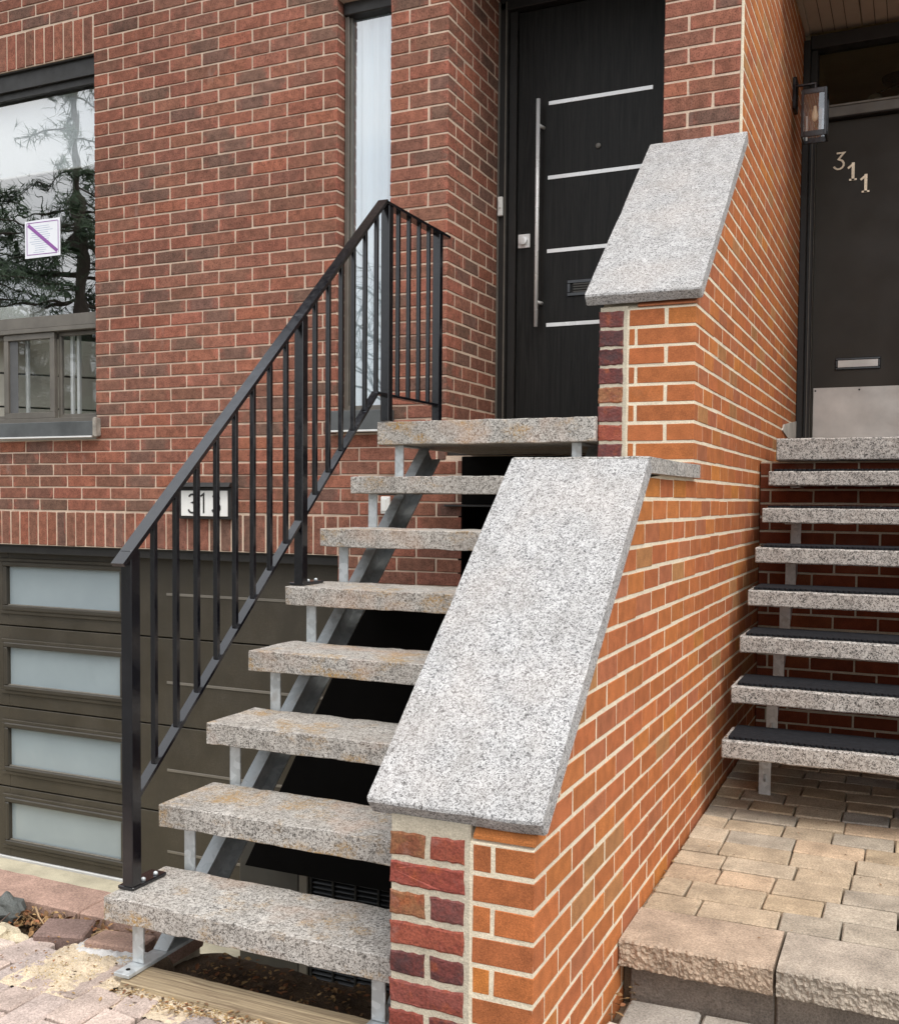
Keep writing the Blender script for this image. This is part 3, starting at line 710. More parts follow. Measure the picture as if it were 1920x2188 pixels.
# granite coping
def slope_prof(y0, z0, y1, z1, t, c=.005):
    d = Vector((y1-y0, z1-z0)).normalized(); n_ = Vector((d.y, -d.x)); a, b = Vector((y0, z0)), Vector((y1, z1))
    P = [a+n_*c, a+d*c]+[a+(b-a)*(i/14) for i in range(1, 14)]+[b-d*c, b+n_*c, b+n_*(t-c), b+n_*t-d*c, a+n_*t+d*c, a+n_*(t-c)]
    return [(p.x, p.y) for p in P]
loft_x('coping_slab', slope_prof(1.9945, .6285, 2.884, 1.4245, .048), lin(-1.102, -.690, 16), 'granite', wing, .0022, 14)
loft_x('coping_slab', slope_prof(3.574, 2.024, 4.516, 2.849, .044), lin(-1.100, -.690, 16), 'granite', wing, .0022, 14)
loft_x('ledge_slab', chprof(2.875, 3.632, 1.377, 1.423, .004), lin(-1.10, -.691, 10), 'granite_clean', wing, .0018, 14)
tag(wing.children[-1], 'level granite piece between the two sloping slabs')

# ------------------------------------------------------------------ stairs of 313
ty = lambda n: 2.07975+.215198*n
tz = lambda n: .2407+.19*n
stair = thing('staircase', 'open staircase of grey granite treads on galvanised steel stringers left of the wing wall', 'staircase', (-1.5, 2.1, 0))
sprof = random.Random(21)
for n in range(7):
    x0 = -1.9376+sprof.uniform(-.003, .003)
    loft_x('tread', chprof(ty(n), ty(n)+.252, tz(n)-.0635, tz(n), .0022), lin(x0, -1.056, 36), 'granite_tread', stair, .0032, 16)
loft_x('landing', chprof(3.586, FY+.0, 1.5085, 1.5975, .0022), lin(-1.939, -1.056, 36), 'granite_tread', stair, .0028, 16)
sz = lambda y: .075+.883*(y-2.24)
for xw, sgn in ((-1.888, 1), (-1.118, -1)):
    a, b = Vector((xw, 2.235, sz(2.235))), Vector((xw, 3.90, sz(3.90))); d = (b-a).normalized(); nn = Vector((0, d.z, -d.y))
    parts = []
    def ch(off0, off1, xa, xb):
        V = []
        for p in (a, b):
            for o_, x in ((off0, xa), (off0, xb), (off1, xb), (off1, xa)):
                q = p+nn*o_
                if p is a: q = q+d*((.054-q.z)/d.z)
                V.append((x, q.y, q.z))
        return V, orient(V, [(0, 1, 2, 3), (4, 5, 6, 7), (0, 1, 5, 4), (1, 2, 6, 5), (2, 3, 7, 6), (3, 0, 4, 7)])
    parts += [ch(0, .006, xw, xw+sgn*.045), ch(.006, .10, xw, xw+sgn*.006), ch(.10, .106, xw, xw+sgn*.045)]
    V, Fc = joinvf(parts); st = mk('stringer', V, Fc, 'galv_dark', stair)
    xu = xw+.003 if sgn > 0 else xw-.041
    for n in range(8):
        yb = ty(n)+.05; zt = tz(n)-.064 if n < 7 else 1.508
        zb = .055 if n == 0 else sz(yb)-.02
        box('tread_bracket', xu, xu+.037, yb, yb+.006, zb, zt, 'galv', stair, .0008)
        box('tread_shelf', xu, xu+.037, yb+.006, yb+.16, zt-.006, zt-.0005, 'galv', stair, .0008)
    fp = box('foot_plate', xu-.004, xu+.046, 2.063, 2.40, .043, .053, 'galv', stair, .001)
    V, Fc = tube([(xu+.02, 2.09, .0525), (xu+.02, 2.09, .0545)], .006, 10); mk('bolt_hole', V, Fc, 'dark_void', fp)

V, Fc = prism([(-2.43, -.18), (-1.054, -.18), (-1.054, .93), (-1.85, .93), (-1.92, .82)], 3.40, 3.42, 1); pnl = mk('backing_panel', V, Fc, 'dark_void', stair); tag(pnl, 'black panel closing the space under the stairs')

# ------------------------------------------------------------------ railing
rail = thing('handrail', 'black painted steel railing up the left edge of the granite stairs', 'railing', (-1.905, 2.15, .25))
RX = -1.905
trz = lambda y: 1.119+.9055*(y-2.105); brz = lambda y: .495+.9035*(y-2.172)
V1 = bar((RX, 2.105, trz(2.105)), (RX, 3.568, trz(3.568)), .042, .012); mk('top_rail', *V1, 'black', rail)
V1 = bar((RX, 3.562, 2.437), (RX, 4.15, 2.437), .042, .012); mk('top_rail', *V1, 'black', rail)
V1 = bar((RX, 2.168, brz(2.168)), (RX, 3.512, brz(3.512)), .030, .010); mk('bottom_rail', *V1, 'black', rail)
V1 = bar((RX, 3.508, 1.7015), (RX, 4.064, 1.7015), .030, .010); mk('bottom_rail', *V1, 'black', rail)
for y, z0, z1, wd in ((2.152, .252, trz(2.152)-.005, .036), (2.986, 1.006, trz(2.986)-.005, .034), (3.600, 1.6, 2.432, .036), (4.064, 1.6, 2.432, .034)):
    box('post', RX-wd/2, RX+wd/2, y-wd/2, y+wd/2, z0, z1, 'black', rail, .002)
def baluster(y, z0, z1): box('baluster', RX-.0075, RX+.0075, y-.0075, y+.0075, z0, z1, 'black', rail, .001)
for i in range(8): y = 2.152+(2.986-2.152)*(i+1)/9; baluster(y, brz(y)+.002, trz(y)-.004)
for i in range(6): y = 2.986+(3.600-2.986)*(i+1)/7; baluster(y, (brz(y) if y < 3.512 else 1.7015)+.002, min(trz(y), 2.437)-.004)
for i in range(4): y = 3.600+(4.064-3.600)*(i+1)/5; baluster(y, 1.703, 2.433)
for y, z in ((2.142, .2415), (2.976, 1.0015)):
    pl = multi('base_plate', [(RX-.036, RX+.018, y-.006, y+.130, z, z+.010)], 'black', rail, .003)
    for yy in (.05, .1):
        V, Fc = tube([(RX+.004, y+yy, z+.010), (RX+.004, y+yy, z+.016), (RX+.004, y+yy, z+.019)], [.0065, .006, .003], 10); mk('bolt', V, Fc, 'galv', pl, True)

# ------------------------------------------------------------------ house 311 and its stairs
nb = thing('neighbour_house', 'neighbouring porch with dark brown metal door numbered 311 under a panelled soffit', 'house', (.2, 6.88, 1.6))
NY = 6.88
multi('door_frame', [(-.7115, -.672, NY-.09, NY+.05, 1.6, 4.13), (-.672, -.636, NY-.055, NY+.05, 1.6, 3.72), (-.672, 1.4, NY-.07, NY+.05, 4.08, 4.16), (-.636, 1.4, NY-.055, NY+.05, 3.648, 3.725), (-.672, -.630, NY-.04, NY+.05, 3.725, 4.08)], 'bronze_dark', nb, .004)
tag(nb.children[-1], 'dark metal frame round door and transom')
multi('transom_edge', [(-.63, 1.4, NY-.066, NY-.054, 3.714, 3.726)], 'groove', nb, .001)
multi('transom_rail', [(-.63, 1.4, NY-.060, NY-.052, 3.655, 3.712)], 'bronze', nb, .001)
nd = box('door', -.634, .30, NY, NY+.045, 1.605, 3.645, 'door_green', nb, .003); tag(nd, 'plain dark metal door with numerals 311')
multi('door_edge', [(-.640, -.634, NY-.03, NY+.01, 1.605, 3.645), (-.656, -.650, NY-.062, NY-.055, 1.605, 3.72)], 'bronze', nb, .001)
kp = box('kick_plate', -.618, .28, NY-.004, NY, 1.61, 2.010, 'kick_steel', nd, .0008)
for x in (-.606, -.35, -.1, .2): V, Fc = tube([(x, NY-.004, 1.992), (x, NY-.0065, 1.992)], .006, 8); mk('screw', V, Fc, 'bronze_dark', kp)
slot = frame4('mail_slot', -.492, -.232, NY-.012, NY+.001, 2.118, 2.190, .014, 'black', nd, .003); box('slot_flap', -.478, -.246, NY-.007, NY-.003, 2.132, 2.176, 'kick_steel', slot, .002)
three = [(.02, .165), (.078, .165), (.036, .105)]+[(.036+.040*math.sin(a)*1.0+.002, .052+.047*math.cos(a)) for a in [R(v) for v in (8, 40, 75, 105, 135, 165, 195, 225, 250)]]
V, Fc = stroke(three, .016, (-.528, NY-.001, 3.346), (.74, 0, 0), (0, 0, .61), (0, -1, 0), .006); mk('numeral', V, Fc, 'gold', nd)
def one(x, z, h, par, mat, wd, serif=True):
    ps = [stroke([(.03, 0), (.03, h)], wd, (x, NY-.001, z), (1, 0, 0), (0, 0, 1), (0, -1, 0), .006), stroke([(.034, h-.005), (.0, h-.032)], wd*.7, (x, NY-.0005, z), (1, 0, 0), (0, 0, 1), (0, -1, 0), .0055)]
    if serif: ps.append(stroke([(.008, .005), (.052, .005)], .011, (x, NY-.0015, z), (1, 0, 0), (0, 0, 1), (0, -1, 0), .0055))
    V, Fc = joinvf(ps); return mk('numeral', V, Fc, mat, par)
one(-.446, 3.272, .108, nd, 'gold', .017); one(-.372, 3.192, .110, nd, 'gold', .017)
box('transom_pane', -.63, 1.4, NY+.01, NY+.014, 3.725, 4.08, 'glass_transom', nb, .0005)
room('hall', -.69, 1.38, NY+.06, 9.6, 3.0, 4.35, 'room_warm', nb)
box('door_backing', -.70, 1.4, NY+.05, NY+.058, 1.5, 3.70, 'dark_void', nb)
box('side_panel', .30, 1.4, NY, NY+.045, 1.6, 3.648, 'door_green', nb)
for i in range(8):
    x0 = WX+.03+.30*i; sp_ = multi('soffit_board', [(x0, x0+.294, 5.6, NY, 4.20, 4.212)], 'soffit', nb, .002)
    multi('board_groove', [(x0+.07*j, x0+.07*j+.004, 5.6, NY, 4.1985, 4.2005) for j in range(1, 4)], 'soffit_line', sp_, .0005)
box('soffit_trim', WX+.001, WX+.028, 5.6, NY, 4.19, 4.21, 'soffit', nb); box('porch_roof', WX, 1.8, 5.55, 10, 4.36, 4.5, 'soffit', nb)
multi('porch_fascia', [(WX+.001, 1.8, 5.55, 5.6, 4.19, 4.36)], 'bronze_dark', nb)
multi('outer_wall', [(1.4, 1.5, 5.2, 10, -.1, 4.36), (-.71, 1.5, 9.7, 9.8, -.1, 4.36), (-.71, 1.4, NY-.02, NY+.058, -.1, 1.59)], 'mortar_cream', nb)
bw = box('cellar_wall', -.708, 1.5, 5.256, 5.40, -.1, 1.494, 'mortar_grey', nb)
cb = Bricks('orange', [(.17, .042, .018, 3), (.14, .035, .016, 2), (.20, .055, .022, 1)], .0008, .002, 17)  # deep red bricks, colour darkened further to deepen the shade behind the treads
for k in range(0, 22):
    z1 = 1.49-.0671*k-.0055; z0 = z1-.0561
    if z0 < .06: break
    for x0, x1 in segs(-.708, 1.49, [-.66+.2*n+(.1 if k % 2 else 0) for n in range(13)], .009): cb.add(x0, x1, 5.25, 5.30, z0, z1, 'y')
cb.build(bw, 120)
hz_ = [(3.62, -.1), (6.9, -.1), (6.9, 3.2), (5.3, 2.5), (3.62, 1.0)]  # unseen wing wall, added to keep light from under the treads
V, Fc = prism(hz_, .585, .80, 0); mk('added_right_wing', V, orient(V, Fc), 'mortar_cream', nb)
rb = Bricks('orange', PO, .0008, .002, 23)
for k in range(0, 46):
    z0 = -.09+.0671*k; z1 = z0+.0556; ys = 3.615 if z1 < .98 else (3.66+(z1-1.0)/.893 if z1 < 2.48 else 5.33+(z1-2.5)/.4375)
    for y0, y1 in segs(ys, 6.85, [3.7+.1865*n+(.093 if k % 2 else 0) for n in range(18)], .0085): rb.add(.583, .802, y0, y1, z0, z1, 'x')
rb.build(nb, 0, 'added_wing_brick')
V, Fc = joinvf([prism([(6.10, 1.70), (6.45, 1.66), (6.80, 1.70), (6.80, 1.80), (6.5, 1.77), (6.15, 1.735)], WX-.001, WX+.006, 0)]); mk('cement_patch', V, Fc, 'cement', nb)

st2 = thing('staircase', 'open granite staircase up to door 311, right of the orange brick wall', 'staircase', (-.2, 3.9, .12))
y2 = lambda i: 3.8269+.190819*i
z2 = lambda i: .4260+.168697*i
for i in range(7):
    loft_x('tread', chprof(y2(i), y2(i)+.252, z2(i)-.066, z2(i), .005), lin(-.6355, .55, 34), 'granite_clean', st2, .0024, 16)
    yb = y2(i)+.40; box('tread_bracket', -.553, -.507, yb, yb+.006, .128 if i == 0 else z2(i)-.26, z2(i)-.062 if i else .36, 'galv', st2, .001)
    box('tread_shelf', -.553, -.507, y2(i)+.14, yb, z2(i)-.074, z2(i)-.067, 'galv', st2, .001)
    box('tread_bracket', .44, .48, yb, yb+.006, z2(i)-.26, z2(i)-.062, 'galv', st2, .001)
loft_x('landing', chprof(5.163, NY-.03, 1.495, 1.600, .006), lin(-.627, 1.38, 30), 'granite_clean', st2, .002, 16)
for x in (-.530, .46):
    V, Fc = bar((x, 4.25, z2(0)-.27), (x, 5.24, z2(0)-.27+.99*.884), .008, .12); mk('stringer', V, Fc, 'galv', st2)
names = ['lowest', 'second lowest', 'third lowest', 'middle', 'third highest', 'second highest', 'highest']
for i in range(7):
    x0, x1, ya, yb, z = -.615, .53, y2(i)+.020, y2(i)+.244, z2(i)+.0015
    nt_ = 56; fr = []
    for j in range(nt_):
        a = x0+(x1-x0)*j/nt_; p = (x1-x0)/nt_; fr += [(a, ya+.007), (a+p*.25, ya), (a+p*.65, ya), (a+p*.9, ya+.007)]
    poly = fr+[(x1, yb), (x0, yb)]; n = len(poly)
    V = [(a, b, z) for a, b in poly]+[(a, b, z+.009) for a, b in poly]
    Fc = [tuple(range(n-1, -1, -1)), tuple(range(n, 2*n))]+[(j, (j+1) % n, (j+1) % n+n, j+n) for j in range(n)]
    tag(mk('stair_mat', V, Fc, 'rubber'), 'black rubber stair mat on the %s step below door 311' % names[i], 'mat', 'rubber mats on the stairs of 311')

# ------------------------------------------------------------------ terrace and paving
ter = box('terrace', WX+.002, 1.6, 2.76, 5.26, -.1, .066, 'soil', ch=.002); tag(ter, 'raised paved terrace below the stairs of 311', kind='structure')
prg = random.Random(31)
def paver(par, x0, x1, y0, y1, zt, th, mat, cols, tilt=.002, ch=.004):
    V, Fc = cbox(x0, x1, y0, y1, zt-th, zt, ch, .0015, prg)
    tx, ty_ = prg.uniform(-tilt, tilt), prg.uniform(-tilt, tilt); cx, cy = (x0+x1)/2, (y0+y1)/2; dz = prg.uniform(-tilt, tilt)
    V = [(v[0], v[1], v[2]+(v[0]-cx)*tx/(x1-x0)*2+(v[1]-cy)*ty_/(y1-y0)*2+dz) for v in V]
    o = mk('paver', V, Fc, mat, par, u=[.5]*len(V)); c = prg.choice(cols); k = prg.uniform(.86, 1.14); o.color = (c[0]*k, c[1]*k, c[2]*k, prg.random()); return o
TP = [(.44, .34, .228), (.43, .34, .238), (.45, .335, .23), (.385, .33, .26), (.335, .305, .265), (.415, .34, .25), (.435, .345, .245)]
tz_ = lambda y: .107+.017*(y-2.7)
y = 2.955; row = 0
while y < 5.2:
    dpt = .1315; x = WX+.006-prg.uniform(0, .02); first = True
    while x < 1.0:
        ln = prg.choice((.165, .165, .2, .225)); ln = ln*(.55+.5*prg.random()) if first else ln; first = False
        if x+ln > WX+.05: paver(ter, max(x, WX+.006), x+ln-.005, y, y+dpt-.004, tz_(y+.06), .045, 'paver', TP, .0015)
        x += ln
    y += dpt; row += 1
SP = [(.38, .27, .18), (.31, .26, .20)]
def rough_block(name, x0, x1, par, col):
    yb, yf, zt, zb = 2.951, 2.700, .1105, .034
    prof = [(yb, zb), (yb, zt-.003), (yb-.003, zt)]+[(yb-.003-(yb-yf-.012)*i/6, zt) for i in range(1, 6)]+[(yf+.008, zt-.001), (yf+.002, zt-.006)]+[(yf+.003, zt-.006-(zt-zb-.010)*i/14) for i in range(1, 14)]+[(yf+.004, zb+.004), (yf+.01, zb)]
    V = []; n = len(prof); xs = lin(x0, x1, 130)
    for i, x in enumerate(xs):
        for (yy, z) in prof:
            if yy < yf+.012:
                p = Vector((x, 0, z)); q = noise.noise(p*38)*.005+noise.noise(p*95)*.006+noise.noise(p*180)*.004+noise.noise(p*14)*.004
                yy = yy+q-.002; z = z+noise.noise(p*60)*.0025
            V.append((x, yy, z))
    Fc = [(i*n+k, i*n+(k+1) % n, (i+1)*n+(k+1) % n, (i+1)*n+k) for i in range(130) for k in range(n)]+[tuple(range(n-1, -1, -1)), tuple(range(130*n, 131*n))]
    o = mk(name, V, Fc, 'paver', par, u=[.5]*len(V)); o.color = (*col, .5)
    bm = bmesh.new(); bm.from_mesh(o.data); bmesh.ops.recalc_face_normals(bm, faces=bm.faces); bm.to_mesh(o.data); bm.free(); return o
rough_block('step_stone', -.7095, -.3085, ter, (.41, .315, .235)); rough_block('step_stone', -.300, .115, ter, (.375, .32, .26)); rough_block('step_stone', .122, .53, ter, (.35, .26, .18))
for x0, x1 in ((-.690, -.3095), (-.304, .10), (.106, .5)):
    o = loft_x('riser_stone', chprof(2.752, 2.90, -.10, .035, .004), lin(x0, x1, 14), 'paver', ter, .003, 18); set_tint(o.data, [(1, 1, 1, .5)]*len(o.data.vertices)); o.color = (.21, .175, .145, .5)
low = box('front_path', WX+.004, 1.6, 1.2, 2.76, -.1, -.085, 'soil', ch=.002); tag(low, 'lower grey stone path in front of the terrace step', kind='structure')
GP = [(.42, .38, .33), (.37, .34, .30), (.45, .39, .33)]
yy = 2.735
for r_ in range(7):
    x = WX+.03+(.07 if r_ % 2 else 0)-.2; yb = yy-.16
    while x < .6:
        if x+.2 > WX+.06: paver(low, max(x, WX+.012), x+.2-.007, yb, yy-.007, -.058, .035, 'paver', GP, .005, .007)
        x += .2
    yy = yb
# left paving: small pinkish pavers laid with their length towards the house
pav = box('paving', -4.2, -1.056, .8, 2.16, -.1, -.012, 'soil', ch=.002); tag(pav, 'pinkish brick paving before the stairs of 313', kind='structure')
LP = [(.45, .355, .305), (.48, .38, .325), (.41, .33, .29), (.50, .41, .35), (.37, .305, .275)]
ci = 0; x = -3.93
while x < -1.08:
    yend = 2.17 if x < -1.93 else 2.035
    y = 1.0+(.105 if ci % 2 else 0)+prg.uniform(-.01, .01)
    while y < yend-.03:
        ye = min(y+.205, yend+prg.uniform(-.02, .02))
        if ye-y > .05: paver(pav, x, x+.0965, y, ye-.0055, .030+prg.uniform(-.004, .004), .04, 'paver', LP, .0045, .005)
        y += .208
    x += .1015; ci += 1
# timber sleeper under the first tread
V = []; xs = lin(-1.862, -1.06, 40)
prof = [(2.046, -.06), (2.044, .022), (2.047, .027), (2.052, .027), (2.054, .037), (2.058, .040), (2.10, .039), (2.13, .041), (2.152, .040), (2.156, .036), (2.156, -.06)]
tb = loft_x('timber_sleeper', prof, xs, 'timber', None, .0012, 12); tag(tb, 'weathered timber sleeper lying under the lowest granite tread', 'timber')
# kerb in front of the sunken driveway
kb = box('kerb', -6.0, -1.93, 2.345, 2.475, -.94, -.03, 'mortar_grey', ch=.003); tag(kb, 'low reddish stone kerb edging the sunken driveway', kind='structure')
kx = [-4.9, -4.37, -3.84, -3.31, -2.78, -2.265, -1.925]
for a, b in zip(kx, kx[1:]):
    o = loft_x('kerb_stone', chprof(2.328, 2.490, -.055, .051, .005), lin(a+.002, b-.002, 20), 'kerb_stone', kb, .0022, 14)
    set_tint(o.data, [(1, 1, 1, .5)]*len(o.data.vertices)); k = prg.uniform(.9, 1.1); o.color = (.40*k, .262*k, .205*k, .5)
# soil bed, leaf litter and rubble
bed = []
nx, ny = 90, 34
for j in range(ny+1):
    for i in range(nx+1):
        xx = -3.2+2.14*i/nx; yv = 2.03+.46*j/ny; p = Vector((xx*9, yv*9, 0)); h = -.018+noise.noise(p)*.018+noise.noise(p*4)*.006
        if xx > -1.9: h -= .05*min(1, max(0, (yv-2.14)/.05))
        if yv > 2.32 and xx < -1.9: h -= .05
        bed.append((xx, yv, h))
o = mk('soil_bed', bed, [(j*(nx+1)+i, j*(nx+1)+i+1, (j+1)*(nx+1)+i+1, (j+1)*(nx+1)+i) for j in range(ny) for i in range(nx)], 'soil', smooth=True); tag(o, 'dark soil strip between paving and kerb', kind='structure')
def heap(name, x0, x1, y0, y1, base, amp, mat, seed, label, cat, nx=60, ny=50, blobs=()):
    V = []
    for j in range(ny+1):
        for i in range(nx+1):
            xx = x0+(x1-x0)*i/nx; yv = y0+(y1-y0)*j/ny; e = 0
            for bx_, by_, br_, bh in blobs: e = max(e, bh*(1-math.hypot(xx-bx_, (yv-by_)*1.0)/br_))
            p = Vector((xx, yv, seed)); h = base+amp*(e+noise.noise(p*22)*.40+noise.noise(p*70)*.32+noise.noise(p*150)*.22-.16)
            V.append((xx, yv, max(h, base-.03)))
    o = mk(name, V, [(j*(nx+1)+i, j*(nx+1)+i+1, (j+1)*(nx+1)+i+1, (j+1)*(nx+1)+i) for j in range(ny) for i in range(nx)], mat, smooth=True); return tag(o, label, cat, kind='stuff')
heap('sand', -2.16, -1.86, 1.93, 2.2, .030, .013, 'sand', 3, 'spilled yellow sand over the paving beside the foot of the stairs', 'sand', 130, 110, blobs=((-2.01, 2.09, .13, .55), (-1.965, 2.03, .08, .55), (-2.05, 2.14, .10, .55), (-1.98, 1.99, .06, .5), (-2.1, 2.12, .07, .5)))
heap('sand_line', -1.85, -1.3, 1.955, 2.06, .026, .014, 'sand', 8, 'yellow sand and crumbs along the front of the timber sleeper', 'sand', 90, 24, [(-1.82+.05*i, 2.035-.0015*i, .032, .8) for i in range(12)])
heap('mortar_patch', -2.14, -1.90, 2.11, 2.235, .030, .012, 'whitewash', 12, 'white dried mortar smear beside the stair foot plate', 'mortar', 50, 30, [(-2.10+.022*i, 2.165+.004*i+(.02 if i > 5 else 0), .024, 1.0) for i in range(10)])
def rock(name, c, s, mat, seed, label):
    bm = bmesh.new(); bmesh.ops.create_icosphere(bm, subdivisions=3, radius=1)
    for v in bm.verts:
        p = v.co.copy(); q = Vector((round(p.x*1.6)/1.6, round(p.y*1.6)/1.6, round(p.z*1.6)/1.6))
        r_ = 1+noise.noise(p*1.4+Vector((seed, 0, 0)))*.35+noise.noise(p*4+Vector((seed, 3, 0)))*.1
        v.co = Vector((p.lerp(q, .35).x*s[0], p.lerp(q, .35).y*s[1], p.lerp(q, .35).z*s[2]))*r_+Vector(c)
    V = [v.co.copy() for v in bm.verts]; Fc = [tuple(v.index for v in f.verts) for f in bm.faces]; bm.free()
    return tag(mk(name, V, Fc, mat), label, 'rock', 'loose rocks by the kerb')
rock('rock', (-2.50, 2.275, .035), (.055, .04, .045), 'rock_dark', 1, 'dark angular rock lying against the red kerb')
rock('rock', (-2.44, 2.175, .01), (.075, .055, .028), 'rock_pale', 5, 'large pale yellowish stone in front of the dark rock')
rock('rock', (-2.335, 2.165, .01), (.04, .03, .022), 'rock_pale', 9, 'small pale stone beside the loose dark paver')
def loose(cx, cy, cz, ang, tilt, dims, col, label):
    V, Fc = cbox(-dims[0]/2, dims[0]/2, -dims[1]/2, dims[1]/2, -dims[2]/2, dims[2]/2, .005, .002, prg)
    mt = Matrix.Rotation(ang, 4, 'Z') @ Matrix.Rotation(tilt, 4, 'X'); V = [mt @ Vector(v)+Vector((cx, cy, cz)) for v in V]
    o = mk('loose_paver', V, Fc, 'paver', u=[.5]*len(V)); o.color = (*col, .5); return tag(o, label, 'paver', 'loose pavers by the kerb')
loose(-2.225, 2.235, .022, .35, .1, (.15, .10, .055), (.20, .135, .115), 'dark loose paver tilted among dead leaves by the kerb')
loose(-2.03, 2.245, .02, .15, -.05, (.17, .10, .05), (.34, .22, .17), 'reddish loose paver behind the white mortar smear')
lr_ = random.Random(12)
def twig(pts, r_, mat, label): return tag(mk('twig', *tube(pts, [r_*(1-.6*i/(len(pts)-1)) for i in range(len(pts))], 6), mat, smooth=True), label, 'twig', 'dry twigs by the kerb')
twig([(-2.41, 2.30, .05), (-2.37, 2.275, .035), (-2.33, 2.26, .02), (-2.29, 2.235, .012)], .0035, 'twig', 'straight pale twig lying on the leaves by the kerb')
twig([(-2.17, 2.255, .018), (-2.13, 2.285, .034), (-2.10, 2.29, .038), (-2.07, 2.28, .03), (-2.03, 2.275, .02)], .003, 'twig', 'bent pale twig arching over the leaves beside the stair foot')
twig([(-2.10, 2.29, .038), (-2.115, 2.275, .02), (-2.12, 2.262, .008)], .002, 'twig', 'thin side shoot of the bent twig')
stalks = []
for i in range(24):
    cx, cy, a, L = lr_.uniform(-2.45, -2.0), lr_.uniform(2.25, 2.31), lr_.uniform(0, 3.1), lr_.uniform(.03, .07); dx, dy = math.cos(a)*L/2, math.sin(a)*L*.35
    stalks.append(tube([(cx-dx, cy-dy, lr_.uniform(.01, .03)), (cx, cy, lr_.uniform(.025, .045)), (cx+dx, cy+dy, lr_.uniform(.01, .035))], lr_.uniform(.0008, .0018), 5))
tag(mk('dry_stalks', *joinvf(stalks), 'twig'), 'thin dry stalks scattered among the dead leaves by the kerb', 'stalks', kind='stuff')
twig([(-2.53, 2.15, .035), (-2.47, 2.14, .03), (-2.42, 2.165, .045), (-2.405, 2.20, .07)], .0035, 'twig_dark', 'dark curved twig over the pale stone')
twig([(-2.52, 2.22, .09), (-2.49, 2.19, .06), (-2.465, 2.16, .035)], .0025, 'twig_dark', 'thin dark twig standing above the pale stone')
lr = random.Random(77); V, Fc, T = [], [], []
def leaf(cx, cy, cz, s, flat=.5):
    a = lr.uniform(0, 6.28); rx, ry = lr.uniform(-flat, flat), lr.uniform(-flat, flat); mt = Matrix.Rotation(a, 4, 'Z') @ Matrix.Rotation(rx, 4, 'X') @ Matrix.Rotation(ry, 4, 'Y')
    pr = [(0, -.5, 0), (.22, -.2, .06), (.26, .1, .09), (.12, .36, .05), (0, .52, 0), (-.12, .36, .06), (-.26, .1, .1), (-.22, -.2, .05), (0, 0, -.02)]
    n = len(V); curl = lr.uniform(.3, 1.8); c = lr.choice(((.20, .11, .05), (.28, .16, .07), (.13, .075, .04), (.34, .22, .10), (.24, .10, .045), (.09, .06, .035)))
    for p in pr: V.append(mt @ Vector((p[0]*s, p[1]*s, p[2]*s*curl))+Vector((cx, cy, cz))); T.append((*c, .5))
    Fc.extend([(n+8, n+i, n+(i+1) % 8) for i in range(8)])
for _ in range(420): leaf(lr.uniform(-2.56, -1.97), lr.uniform(2.235, 2.325), lr.uniform(.0, .045), lr.uniform(.010, .03), .9)
for _ in range(520): leaf(lr.uniform(-2.9, -1.96), 2.325-abs(lr.gauss(0, .045)), lr.uniform(-.005, .022), lr.uniform(.012, .034))
for _ in range(520): leaf(lr.uniform(-1.86, -1.06), lr.uniform(2.165, 2.46), -.058+lr.uniform(-.005, .02), lr.uniform(.010, .026))
for _ in range(160): leaf(lr.uniform(-1.85, -1.3), 2.02+lr.gauss(0, .02), .034+lr.uniform(0, .004), lr.uniform(.006, .018), .3)
for _ in range(60): leaf(lr.uniform(-2.3, -1.9), lr.uniform(1.95, 2.2), .036+lr.uniform(0, .006), lr.uniform(.006, .014), .3)
for _ in range(14): leaf(-.695+lr.uniform(0, .03), lr.uniform(2.56, 2.74), -.045+lr.uniform(0, .03), lr.uniform(.015, .035))
for i in range(7):
    for _ in range(4): leaf(-.63+lr.uniform(-.005, .04), y2(i)+lr.uniform(.01, .1), z2(i)+.006, lr.uniform(.008, .018), .3)
for _ in range(34): yl = lr.uniform(2.75, 4.2); leaf(lr.uniform(-.70, .1), yl, tz_(yl)+.004, lr.uniform(.004, .012), .3)
for _ in range(40): yl = lr.uniform(2.8, 4.6); leaf(-.706+abs(lr.gauss(0, .006)), yl, tz_(yl)+.003, lr.uniform(.005, .014), .5)
o = mk('leaf_litter', V, Fc, 'leaf'); set_tint(o.data, T); tag(o, 'brown dead leaves in the corners of the ground', 'leaves', kind='stuff')
V, Fc, T = [], [], []
for _ in range(900):
    cx, cy = lr.uniform(-1.85, -1.2), 2.018+lr.gauss(0, .016); s = lr.uniform(.001, .003); v, f = cbox(cx-s, cx+s, cy-s*.8, cy+s*.8, .029, .030+s*1.0, s*.5); n = len(V)
    c = lr.choice(((.5, .38, .2), (.62, .5, .34), (.4, .26, .12), (.3, .2, .1))); V += v; Fc += [tuple(i+n for i in q) for q in f]; T += [(*c, .5)]*len(v)
for _ in range(700):
    cx, cy = lr.gauss(-2.01, .07), lr.gauss(2.08, .06); s = lr.uniform(.0006, .0018); v, f = cbox(cx-s, cx+s, cy-s*.8, cy+s*.8, .030, .031+s*1.0, s*.5); n = len(V)
    c = lr.choice(((.55, .42, .22), (.62, .5, .3), (.45, .32, .16))); V += v; Fc += [tuple(i+n for i in q) for q in f]; T += [(*c, .5)]*len(v)
o = mk('grit', V, Fc, 'leaf'); set_tint(o.data, T); tag(o, 'loose sandy grit on the paving by the timber sleeper', 'grit', kind='stuff')

